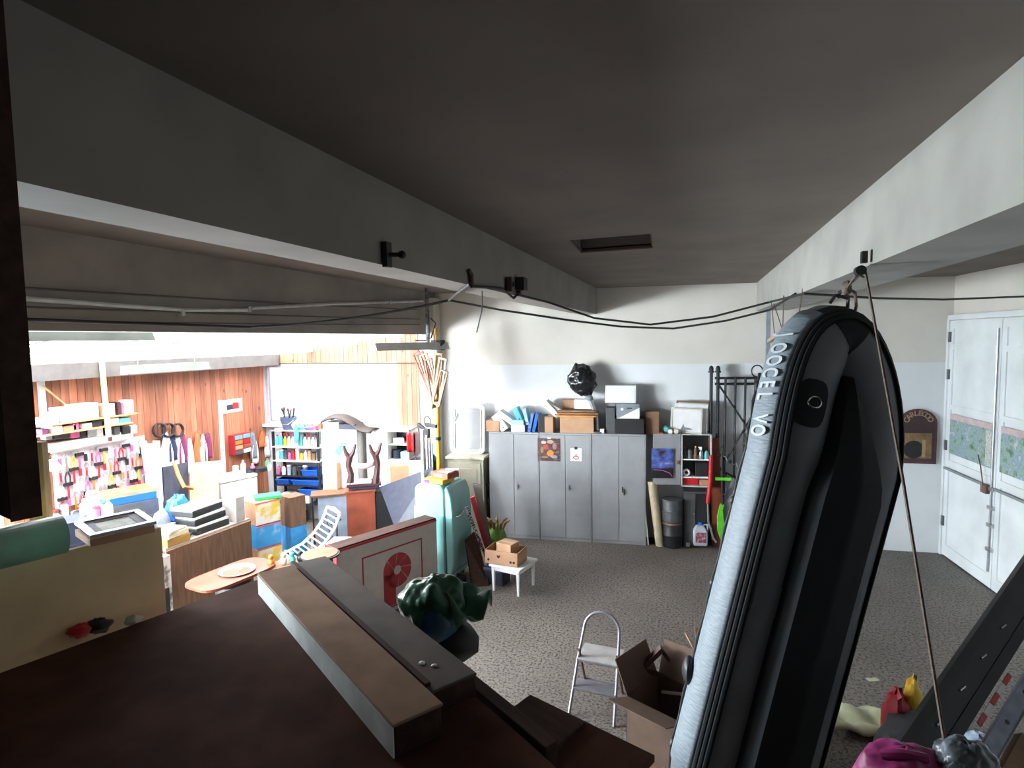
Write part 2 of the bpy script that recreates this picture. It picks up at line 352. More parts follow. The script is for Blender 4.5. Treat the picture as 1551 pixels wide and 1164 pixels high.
_wn = MB(); _wn.b2((LWX-.1, 2.45, 0), (LX, 2.6, 1.85)); _wn.b2((LWX-.1, 2.45, 3.2), (LX, 2.6, 3.95)); _wn.b2((LWX-.1, 2.45, 1.85), (-8.3, 2.6, 3.2)); _wn.b2((-6.9, 2.45, 1.85), (LX, 2.6, 3.2))
struct(_wn.build('wall_lean_to', whitew))
def added_near_window():                             # unseen window added in the lean-to's near end to light the back wall
    r = bpy.data.objects.new('window_added_near', None); COL.objects.link(r); struct(r); f = MB()
    f.b2((-8.3, 2.48, 1.85), (-6.9, 2.56, 1.91)); f.b2((-8.3, 2.48, 3.14), (-6.9, 2.56, 3.2)); f.b2((-8.3, 2.48, 1.91), (-8.24, 2.56, 3.14)); f.b2((-6.96, 2.48, 1.91), (-6.9, 2.56, 3.14)); f.build('window_frame', white, r)
    MB().b2((-7.62, 2.49, 1.91), (-7.58, 2.55, 3.14)).build('mullion', white, r)
    for k in range(2): MB().b2((-8.235+k*.655, 2.515, 1.91), (-7.625+k*.665, 2.523, 3.14)).build('pane', glass, r)
added_near_window()
_wl = MB(); _wl.b2((LWX-.2, 5.25, 0), (LWX, 10.5, 3.5)); _wl.b2((LWX-.2, 2.5, 0), (LWX, 5.25, 1.85)); _wl.b2((LWX-.2, 2.5, 3.15), (LWX, 5.25, 3.5)); _wl.b2((LWX-.2, 2.5, 1.85), (LWX, 3.2, 3.15))
struct(_wl.build('wall_left', whitew))
def unseen_side_window():                             # unseen window added in the long wall, following the direction of the shadows
    r = bpy.data.objects.new('window_unseen_side', None); COL.objects.link(r); struct(r)
    f = MB(); f.b2((LWX-.12, 3.2, 1.85), (LWX-.04, 3.26, 3.15)); f.b2((LWX-.12, 5.19, 1.85), (LWX-.04, 5.25, 3.15)); f.b2((LWX-.12, 3.26, 1.85), (LWX-.04, 5.19, 1.91)); f.b2((LWX-.12, 3.26, 3.09), (LWX-.04, 5.19, 3.15))
    f.build('window_frame', white, r)
    MB().b2((LWX-.10, 4.205, 1.91), (LWX-.05, 4.245, 3.09)).build('mullion', white, r)
    for k in range(2): MB().b2((LWX-.08, 3.27+k*.98, 1.91), (LWX-.072, 4.20+k*.98, 3.09)).build('pane', glass, r)
unseen_side_window()
# beams and lintel
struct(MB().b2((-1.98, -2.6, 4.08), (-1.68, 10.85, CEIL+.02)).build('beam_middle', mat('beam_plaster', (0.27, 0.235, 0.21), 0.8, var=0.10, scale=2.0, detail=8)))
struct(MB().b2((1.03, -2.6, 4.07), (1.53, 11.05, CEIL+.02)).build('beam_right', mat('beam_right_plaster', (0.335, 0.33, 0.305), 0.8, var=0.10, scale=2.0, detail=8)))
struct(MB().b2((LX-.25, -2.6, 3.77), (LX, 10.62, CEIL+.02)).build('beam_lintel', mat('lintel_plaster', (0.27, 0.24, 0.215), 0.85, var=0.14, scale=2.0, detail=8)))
# end wall of the lean-to with the window, boards over plaster
WX0, WX1, WZ0, WZ1 = -8.50, -5.68, 1.98, 3.2
def roofz(x): return 3.42+(x+8.15)*(3.87-3.42)/(3.4)
def end_wall():
    mb = MB()
    def seg(x0, x1, z0, z1, z2=None):
        z2 = z1 if z2 is None else z2; t = .15
        a, b = bw(x0, 0, 0), bw(x1, 0, 0); a2, b2 = bw(x0, -t, 0), bw(x1, -t, 0)
        mb._add([(a.x, a.y, z0), (b.x, b.y, z0), (b2.x, b2.y, z0), (a2.x, a2.y, z0), (a.x, a.y, z1), (b.x, b.y, z2), (b2.x, b2.y, z2), (a2.x, a2.y, z1)],
                [(3,2,1,0),(4,5,6,7),(0,1,5,4),(1,2,6,5),(2,3,7,6),(3,0,4,7)])
    seg(LWX-.1, -4.95, 0, WZ0); seg(LWX-.1, WX0, WZ0, WZ1); seg(WX1, -4.95, WZ0, WZ1); seg(LWX-.1, -4.95, WZ1, roofz(LWX-.1)+.03, roofz(-4.95)+.03)
    w = struct(mb.build('wall_end', whitew))
    x = -8.12; k = 0
    while x < -5.1:                              # upright boards above the window head
        wd = .102; x1 = min(x+wd-.006, -5.12); z0 = WZ1+.04 if x < WX1+.08 else 1.98; z1, z2 = roofz(x)-.0, roofz(x1)
        b = MB(); a, c = bw(x, .022, 0), bw(x1, .022, 0); a2, c2 = bw(x, .001, 0), bw(x1, .001, 0); ee = random.uniform(0, .004)
        b._add([(a.x, a.y-ee, z0), (c.x, c.y-ee, z0), (c2.x, c2.y, z0), (a2.x, a2.y, z0), (a.x, a.y-ee, z1), (c.x, c.y-ee, z2), (c2.x, c2.y, z2), (a2.x, a2.y, z1)],
               [(3,2,1,0),(4,5,6,7),(0,1,5,4),(1,2,6,5),(2,3,7,6),(3,0,4,7)])
        b.build('pine_board', pine, w); x += wd
    b = MB(); a = bw(-8.45, .05, WZ1+.02); c = bw(-5.0, .05, WZ1+.02); b.tube([a, a.lerp(c, .3)+Vector((0, 0, .015)), a.lerp(c, .6), c], .012, 6); b.build('cable_run', cablem, w)
    return w
end_wall()
def window():
    r = bpy.data.objects.new('window_1', None); COL.objects.link(r); struct(r); r.location = bw(WX0, 0, WZ0); r.rotation_euler = (0, 0, BETA)
    Wd = (WX1-WX0)/CB; Hh = WZ1-WZ0
    f = MB()
    f.b2((0, 0, 0), (.05, .1, Hh)); f.b2((Wd-.05, 0, 0), (Wd, .1, Hh)); f.b2((0, 0, 0), (Wd, .1, .05)); f.b2((0, 0, Hh-.05), (Wd, .1, Hh))
    f.build('window_frame', mat('lilac_frame', (0.42, 0.36, 0.42), 0.6), r)
    n = 3
    for k in range(1, n): MB().b2((Wd*k/n-.012, .03, .05), (Wd*k/n+.012, .07, Hh-.05)).build('mullion', white, r)
    for k in range(n): MB().b2((Wd*k/n+.02, .045, .05), (Wd*(k+1)/n-.02, .053, Hh-.05)).build('pane', sheet, r)
    MB().b2((-.02, -.14, -.05), (Wd+.5, .02, 0)).build('window_sill', white, r)
window()
# boards on the long left wall: each one its own piece
WL = bpy.data.objects['wall_left']
y = 5.3
bme = None
while y < 10.22:
    hgt = 3.2
    if bme is None:
        b = MB().b2((0, 0, 0.02), (.022, .112, hgt)); o = b.build('pine_board', pine, WL); bme = o.data
    else:
        o = bpy.data.objects.new('pine_board', bme); COL.objects.link(o); o.parent = WL
    o.location = (LWX+random.uniform(0, .005), y, 0); y += .118
struct(MB().b2((LWX, 2.6, 3.2), (-8.13, 10.33, 3.42)).build('trim_fascia', mat('fascia_paint', (0.085, 0.075, 0.07), 0.8, var=.1)))
# clear corrugated roofing of the lean-to, one sheet after another
def roof():
    r = bpy.data.objects.new('roof_lean_to', None); COL.objects.link(r); struct(r)
    ys = 2.5; w = 0.9
    while ys < 10.5:
        mb = MB(); n = 20
        def fn(u, v, ys=ys):
            x = -8.6+u*(LX-.02+8.6); yy = ys+v*(w+.05); ph = (yy*5.0) % 1.0
            h = .03*(1 if .2 < ph < .5 else (0 if ph > .65 else (ph/.2 if ph <= .2 else (0.65-ph)/.15)))
            return (x, yy, roofz(x)+.02+h)
        mb.grid(fn, 1, 44); mb.build('roof_sheet', sheet, r); ys += w
    for xx in (-7.4, -6.4, -5.4):
        MB().b2((xx-.03, 2.6, roofz(xx)-.06), (xx+.03, 10.45, roofz(xx)+.0)).build('purlin', white, r)
roof()
# pilaster at the end of the back wall
struct(MB().b2((-4.93, 10.28, 0), (-4.66, 10.62, 4.45)).build('column', plaster))
# mezzanine floor in the foreground
MZ = 2.15
mz = [(-3.95, -1.0), (0.3, -1.0), (0.3, 1.35), (-.62, 2.06), (-2.46, 3.41), (-2.58, 3.24), (-2.65, 3.02), (-3.05, 1.83)]
slab('floor_mezzanine', mz, MZ-.10, MZ, fibre)
def mezz_supports():
    r = bpy.data.objects['floor_mezzanine']
    for x, yy in [(-.75, 1.7), (-2.5, 2.9), (-3.4, -.6), (0.1, -.6)]:
        MB().b2((x-.05, yy-.05, 0), (x+.05, yy+.05, MZ-.1)).build('support_post', darkwood, r)
mezz_supports()
# panel that guards the mezzanine edge
pd = Vector((0.318, 0.948, 0)); pn = Vector((0.948, -0.318, 0))      # along it and towards the mezzanine
def panel():
    e = Vector((-3.0, 2.68, 0)); s = e-pd*3.0; m = MB(); t = pn*-.03
    vs = []
    for z in (1.2, 2.575):
        for p in (s, e, e+t, s+t): vs.append((p.x, p.y, z))
    m._add(vs, [(3,2,1,0),(4,5,6,7)]+[(k, (k+1) % 4, 4+(k+1) % 4, 4+k) for k in range(4)])
    struct(m.build('parapet_panel', panelm))
panel()
# big double door in the right wall
RB = -BETA-math.pi/2
def big_door():
    p = bpy.data.objects.new('door_1', None); COL.objects.link(p); struct(p)
    p.location = (rwx(11.2), 11.2, 0); p.rotation_euler = (0, 0, math.atan2(-1, .078))      # local x runs along the wall towards the camera, local -y into the room
    Hd = 3.85; lw = 1.42; dm = mat('door_paint', (0.70, 0.74, 0.75), 0.5, var=0.10, scale=1.5, detail=9)
    S = 1                                        # side of the room in local y
    a = math.atan2(-1, .078); inroom = Vector((-1, 0, 0)); ly = Vector((-math.sin(a), math.cos(a), 0)); S = 1 if ly.dot(inroom) > 0 else -1
    def bb(x0, x1, y0, y1, z0, z1, n, m, par=p, bev=0): return MB().b2((x0, S*y0, z0), (x1, S*y1, z1)).build(n, m, par, bev=bev)
    bb(-.06, .0, .0, .09, 0, Hd+.08, 'door_frame', dm); bb(-.06, 2*lw+.1, .0, .09, Hd, Hd+.08, 'door_frame', dm)
    for k in range(2):
        x0 = k*(lw+.015); leaf = bb(x0, x0+lw, .0, .05, .02, Hd-.01, 'door_leaf', dm)
        for (u0, u1, z0, z1) in ((0, .11, .02, Hd-.02), (lw-.11, lw, .02, Hd-.02), (.11, lw-.11, Hd-.14, Hd-.02), (.11, lw-.11, 3.38, 3.46), (.11, lw-.11, 2.42, 2.5), (.11, lw-.11, 1.50, 1.60), (.11, lw-.11, .02, .2)):
            bb(x0+u0, x0+u1, .05, .068, z0, z1, 'rail', dm, leaf)
        bb(x0+.02, x0+lw-.1, .068, .10, 1.44, 1.475, 'drip_strip', mat('grey_strip', (0.22, 0.24, 0.25), .6), leaf)
    for z in (.5, 1.75, 2.9, 3.5): bb(-.03, .05, .068, .09, z, z+.16, 'hinge', greydark)
    m = MB(); m.cyl((lw-.05, S*.09, .25), (lw-.05, S*.09, 3.7), .012); m.build('bolt_rod', steel, p)
    for z in (.55, .9, 1.15, 1.42): bb(lw-.1, lw+.03, .068, .11, z, z+.05, 'bolt_bracket', steel)
    bb(lw-.22, lw-.08, .068, .14, 1.36, 1.48, 'lock_case', mat('rusty_metal', (0.16, 0.09, 0.07), .6)); 
    m = MB(); m.tube([(lw-.15, S*.14, 1.46), (lw-.3, S*.11, 1.72), (lw-.42, S*.09, 1.86)], .008); m.build('pull_wire', mat('rusty_metal', (0, 0, 0)), p)
    return p
big_door()
lf = [o for o in bpy.data.objects if o.name.startswith('door_leaf')]
# two posters of leafy scenery on the door leaves
leafy = mat_print('leafy_print', [(0.06, 0.12, 0.10), (0.16, 0.28, 0.18), (0.30, 0.40, 0.36), (0.22, 0.32, 0.42), (0.5, 0.52, 0.5)], 9)
for k, (s0, s1, lb) in enumerate([(.13, 1.32, 'wide poster of green foliage with pink header on door leaf beside the corner'), (1.52, 2.7, 'wide poster of blue green foliage on door leaf away from the corner')]):
    t = thing('poster', lb, 'poster', (rwx(11.2), 11.2, 0), math.atan2(-1, .078), 'posters on the tall door')
    S = -1 if Vector((-math.sin(t.rotation_euler.z), math.cos(t.rotation_euler.z), 0)).dot(Vector((-1, 0, 0))) < 0 else 1
    MB().b2((s0, S*.072, 1.72), (s1, S*.076, 2.36)).build('sheet', leafy, t)
    MB().b2((s0, S*.0765, 2.27), (s1, S*.078, 2.36)).build('header', mat('pale_pink_print', (0.55, 0.42, 0.42), .6), t)
    MB().b2((s1-.16, S*.0765, 1.74), (s1-.02, S*.078, 2.25)).build('text_column', mat('pale_text_print', (0.5, 0.52, 0.48), .6, scale=60, var=.3), t)

# ================================================================ HELPERS FOR THINGS
def vrz(p):                                    # yaw that turns a thing's local +y away from the viewer's place
    d = Vector((p[0], p[1])); return math.atan2(d.y, d.x)-math.pi/2
def span(x0, y0, x1, y1, z=None, D=None, off=None, X=None):     # base point, width and height of what is seen between these pixels at that depth
    xm = (x0+x1)/2
    p = at(xm, y1, Z=z) if z is not None else (at(xm, y1, D=D) if D is not None else (atb(xm, y1, off) if off is not None else at(xm, y1, X=X)))
    d = depth(p); return p, (x1-x0)*d/F, (y1-y0)*d/F
def block(name, label, cat, p, w, d, h, m, rz=None, group=None, bev=0.006, rot=None):   # plain packed box, base at front edge
    rz = vrz(p) if rz is None else rz
    o = MB().b2((-w/2, 0, 0), (w/2, d, h)).build(name, m, bev=min(bev, h*.2, w*.2), loc=p, rz=rz)
    if rot: o.rotation_euler = rot
    return tag(o, label, cat, group)
def carton(name, label, p, w, d, h, m=None, rz=None, group=None, tape=True, cat='box', tm=None):   # closed carton with lid seam and tape
    rz = vrz(p) if rz is None else rz; m = m or card
    t = thing(name, label, cat, p, rz, group)
    MB().b2((-w/2, 0, 0), (w/2, d, h)).build('carton_body', m, t, bev=.006)
    a = MB(); a.b2((-w/2+.002, 0.002, h), (w/2-.002, d/2-.002, h+.004)); a.build('lid_flap', m, t)
    a = MB(); a.b2((-w/2+.002, d/2+.002, h), (w/2-.002, d-.002, h+.004)); a.build('lid_flap', m, t)
    if tape: MB().b2((-w/2+.01, d/2-.025, h+.004), (w/2-.01, d/2+.025, h+.0055)).build('tape', tm or mat('brown_tape', (0.42, 0.30, 0.19), .3), t)
    return t
def open_carton(name, label, p, w, d, h, m=None, rz=0, flaps=(1, 1, 1, 1), th=.008, cat='box', fl=.6):
    m = m or card; t = thing(name, label, cat, p, rz); b = MB()
    b.b2((-w/2, 0, 0), (w/2, d, th)); b.b2((-w/2, 0, 0), (-w/2+th, d, h)); b.b2((w/2-th, 0, 0), (w/2, d, h)); b.b2((-w/2, 0, 0), (w/2, th, h)); b.b2((-w/2, d-th, 0), (w/2, d, h)); b.build('carton_body', m, t)
    L = fl*min(w, d)*.8
    sp = [((-w/2, d/2, h), (L, d*.96), 'l'), ((w/2, d/2, h), (L, d*.96), 'r'), ((0, 0, h), (w*.96, L), 'f'), ((0, d, h), (w*.96, L), 'b')]
    for k, (c, sz, s) in enumerate(sp):
        if not flaps[k]: continue
        a = flaps[k]; f = MB(); c = Vector(c)
        if s in 'lr':
            sg = -1 if s == 'l' else 1; dr = Vector((sg*math.cos(a), 0, math.sin(a))); e = Vector((0, sz[1]/2, 0)); nn = Vector((-sg*math.sin(a), 0, math.cos(a)))*th/2
        else:
            sg = -1 if s == 'f' else 1; dr = Vector((0, sg*math.cos(a), math.sin(a))); e = Vector((sz[0]/2, 0, 0)); nn = Vector((0, -sg*math.sin(a), math.cos(a)))*th/2
        q = [c-e, c+e, c+e+dr*L, c-e+dr*L]; f._add([v-nn for v in q]+[v+nn for v in q], [(3,2,1,0),(4,5,6,7)]+[(i, (i+1) % 4, 4+(i+1) % 4, 4+i) for i in range(4)]); f.build('flap', m, t)
    return t
def bottle(label, p, h, r, m, cm, group, kind=0, cat='bottle', name='bottle'):
    t = thing(name, label, cat, p, random.uniform(-.5, .5), group)
    if kind == 0: MB().lathe([(r*.95, 0), (r, .02*h), (r, .62*h), (r*.85, .72*h), (r*.38, .84*h), (r*.38, .88*h)], 12).build('bottle_body', m, t, smooth=True); MB().lathe([(r*.45, .88*h), (r*.45, h)], 10).build('cap', cm, t)
    elif kind == 1:                               # trigger sprayer
        MB().lathe([(r*.95, 0), (r, .02*h), (r, .5*h), (r*.5, .66*h), (r*.35, .74*h)], 12).build('bottle_body', m, t, smooth=True)
        b = MB(); b.box((-.0, 0, .87*h), (r*.7, r*.6, .24*h)); b.box((-r*.7, 0, .94*h), (r*1.2, r*.5, .1*h)); b.box((-r*.75, 0, .82*h), (r*.25, r*.35, .2*h), RY(.5)); b.build('trigger_head', cm, t)
    else:                                        # tin with lid
        MB().lathe([(r, 0), (r, .88*h)], 14).build('tin_body', m, t, smooth=True); MB().lathe([(r*1.05, .88*h), (r*1.05, .94*h), (r*.9, .97*h), (r*.9, h)], 14).build('lid', cm, t, smooth=True)
    return t
def hang_cloth(label, p, w, h, m, group, seed=0, cat='clothing', name='hanging_garment', nrm=(1, 0, 0)):   # p at the peg; hangs down
    n = Vector(nrm); s = Vector((-n.y, n.x, 0)); t = thing(name, label, cat, p, 0, group); rnd = random.Random(seed); ph = rnd.random()*6
    def fn(u, v):
        ww = w*(.35+.65*min(1, v*2.2)); q = s*((u-.5)*ww)+n*(.04+.03*math.sin(u*9+ph)*min(1, v*2))+Vector((0, 0, -h*v-.03*abs(u-.5))); return q
    MB().grid(fn, 8, 8).build('cloth', m, t, smooth=True, solid=.012)
    MB().cyl(Vector((0, 0, .0)), n*.08+Vector((0, 0, .01)), .008, n=6).build('peg', steel, t); return t

# ================================================================ FOREGROUND ON THE MEZZANINE
ed = Vector((1.85, -1.35, 0)).normalized(); en = Vector((ed.y*-1, ed.x, 0))          # along the open edge, towards the camera's right; outward
def long_box(label, a, b, w, h, top, side, z, wrap=None):
    a, b = Vector((*a, z)), Vector((*b, z)); d = (b-a); L = d.length; rz = math.atan2(d.y, d.x); t = thing('long_crate', label, 'crate', a, rz)
    MB().b2((0, -w/2, 0), (L, w/2, h-.012)).build('crate_body', side, t, bev=.008)
    MB().b2((-.004, -w/2-.004, h-.012), (L+.004, w/2+.004, h)).build('lid', top, t, bev=.004)
    if wrap: MB().b2((.0, -w/2-.005, .002), (L, -w/2, h-.013)).build('film_wrap', wrap, t)
    for x in (.02, L-.06): MB().b2((x, w/2, 0), (x+.03, w/2+.008, h-.013)).build('end_batten', side, t)
    return t
long_box('long brown topped crate wrapped in pale film lying on mezzanine floor', (-2.42, 2.94), (-.96, 1.895), .20, .13, boxwood, darkwood, MZ, whitefoam)
t = long_box('long dark brown crate between the film wrapped crate and mezzanine edge', (-2.36, 3.175), (-.93, 2.155), .22, .105, mat('crate_dark', (0.085, 0.062, 0.05), .7, var=.25, scale=4), darkwood, MZ)
MB().b2((0, -.11, .105), (1.72, -.085, .122)).build('edge_batten', darkwood, t)
for k_ in range(2): MB().blob((1.55+.05*k_, -.03+.03*k_, .106), (.018-.006*k_, .014, .006), seed=1).build('paint_spot', white, t)
p = Vector((-1.25, 2.72, MZ-.03)); 
o = MB().b2((0, -.03, -.12), (1.15, .03, .0)).build('edge_plank', darkwood, bev=.004, loc=(-1.42, 2.72, MZ-.0), rz=math.atan2(ed.y, ed.x)); tag(o, 'dark timber plank fixed along the open mezzanine edge', 'plank')
# two planks reaching out at the stair head
for k, (c, dirpx, L, w, lb) in enumerate([((830, 1065), (1553, 515), 1.5, .30, 'dark brown plank at the stair head beside the crates'), ((906, 1102), (1553, 515), 1.5, .42, 'wide dark brown plank at the stair head beside the stepladder')]):
    q = at(*c, Z=2.05-.02*k); a = math.radians(24)
    dv = Vector((math.sin(a), math.cos(a), 0)); o = MB().b2((-w/2+.05, -L, -.03), (w/2+.05, 0, 0)).build('plank', fibre if k else darkwood, bev=.004, loc=q, rz=-a); tag(o, lb, 'plank')
MB().b2((0.2, 0.2, 1.9), (0.3, 2.0, 2.0)).build('stair_bearer', darkwood, bpy.data.objects['floor_mezzanine'])
# dark timber and slat at the parapet
q = at(30, 783, D=1.4)
t = thing('hanging_timber', 'dark brown timber upright hanging from ceiling above the green roll', 'post', q, -YAW)
MB().b2((-.14, -.025, 0), (.035, .03, CEIL-q.z)).build('upright', mat('very_dark_wood', (0.028, 0.014, 0.012), .6), t, bev=.006); MB().b2((.033, -.027, .0), (.039, .032, CEIL-q.z)).build('edge_strip', darkwood, t)
q = at(64, 800, D=3.35)
t = thing('timber_plank', 'pale olive timber plank standing behind the green roll', 'plank', q-Vector((0, 0, .25)), -YAW+.5)
MB().b2((-.055, -.02, 0), (.055, .02, .74)).build('slat', mat('olive_wood', (0.62, 0.47, 0.28), .6, stretch=(8, 8, 1)), t, bev=.003); MB().b2((-.045, -.025, .0), (.045, .025, .04)).build('foot_block', midwood, t)
# green roll on the panel
a = Vector((-3.12, 2.20, 2.675))
t = thing('flooring_roll', 'rolled green floor covering resting on the cream panel', 'roll', a)
c = MB(); n = 60
def sp(u, v):
    th = u*2*math.pi*2.6; r = .055+.055*u; s = Vector((pn.x, pn.y, 0)); return s*(r*math.cos(th))+Vector((0, 0, r*math.sin(th)))-pd*(1.5*v)
c.grid(sp, 70, 1); c.build('rolled_sheet', greenroll, t, smooth=True, solid=.004)
# framed picture lying on a carton at the panel's end
qa, qb, qc = at(137, 823, Z=2.60), at(238, 800, Z=2.60), at(112, 781, Z=2.60); rzp = math.atan2(qb.y-qa.y, qb.x-qa.x); pw = (qb-qa).length; ph_ = min(.30, abs((qc-qa).dot(Vector((-math.sin(rzp), math.cos(rzp), 0)))))
t = thing('shallow_carton', 'shallow orange brown carton lying on the panel under a picture', 'box', Vector((qa.x, qa.y, 2.545)), rzp)
MB().b2((.0, .005, .03), (pw-.01, ph_-.01, .072)).build('carton_body', cardl, t, bev=.004); MB().b2((.05, ph_/2-.01, .072), (pw-.05, ph_/2+.01, .074)).build('tape', card, t)
t = thing('framed_picture', 'framed green landscape picture lying on shallow carton', 'picture', Vector((qa.x, qa.y, 2.622)), 0, rot=(math.radians(4), 0, rzp))
f = MB(); fw = .035
for (x0, y0, x1, y1) in ((0, 0, pw, fw), (0, ph_-fw, pw, ph_), (0, fw, fw, ph_-fw), (pw-fw, fw, pw, ph_-fw)): f.b2((x0, y0, 0), (x1, y1, .018))
f.build('frame', mat('silver_frame', (0.45, 0.46, 0.5), .3, .4), t, bev=.004)
f = MB()
for (x0, y0, x1, y1) in ((fw, fw, pw-fw, .07), (fw, ph_-.07, pw-fw, ph_-fw), (fw, .07, .075, ph_-.07), (pw-.075, .07, pw-fw, ph_-.07)): f.b2((x0, y0, .004), (x1, y1, .010))
f.build('mount', mat('lilac_mount', (0.55, 0.55, 0.66), .7), t)
MB().b2((.075, .07, .004), (pw-.075, ph_-.07, .007)).build('print', mat_print('landscape_print', [(0.12, 0.2, 0.12), (0.3, 0.38, 0.25), (0.5, 0.5, 0.38), (0.45, 0.55, 0.6)], 14), t)
# bits lying in the slot between panel and floor
for px, py, c, nm, lb, s in [(122, 962, red, 'wooden_block', 'red painted wooden block in the slot beside cream panel', .045), (150, 955, black, 'glove', 'crumpled dark work glove in the slot beside cream panel', .05), (203, 945, offwhite, 'rag', 'small crumpled beige rag in the slot beside cream panel', .035)]:
    q = at(px, py, Z=MZ-.02); o = MB().blob((0, 0, s*.5), (s*1.3, s, s*.75), noise=.18, seed=px).build(nm, c, smooth=True, loc=q, rz=.4); tag(o, lb, nm.split('_')[-1])
# green bag with blue contents
q = at(640, 985, Z=MZ); q = Vector((-1.37, 2.93, MZ-.14))
t = thing('waste_bag', 'crumpled green plastic bag with blue contents beyond the crates', 'bag', q)
b = MB(); b.blob((0, 0, .17), (.20, .17, .17), 18, 12, noise=.10, seed=5); b.build('bag', mat('green_bag', (0.02, 0.085, 0.055), .28, var=.3, scale=9, bump=.5), t, smooth=True, ang=180); crumple(t.children[-1], .06, .11)
def rag(u, v): a = -1.0+u*2.2; r = .14+.19*v; return Vector((r*math.cos(a)*.9+.04, r*math.sin(a)*.6, .24+.05*math.sin(u*17)*v-.04*v+.05*math.cos(u*7+v*3)))
MB().grid(rag, 14, 6).build('bag_mouth', mat('green_bag_pale', (0.05, 0.17, 0.11), .35, var=.2, bump=.4, scale=10), t, smooth=True, solid=.003)
MB().blob((.02, -.09, .12), (.13, .085, .12), 12, 8, noise=.06, seed=2).build('contents', mat('blue_contents', (0.02, 0.07, 0.13), .35, var=.3), t, smooth=True)
MB().blob((.05, .03, -.03), (.20, .15, .12), 14, 8, noise=.08, seed=8).build('bag_base', black, t, smooth=True)

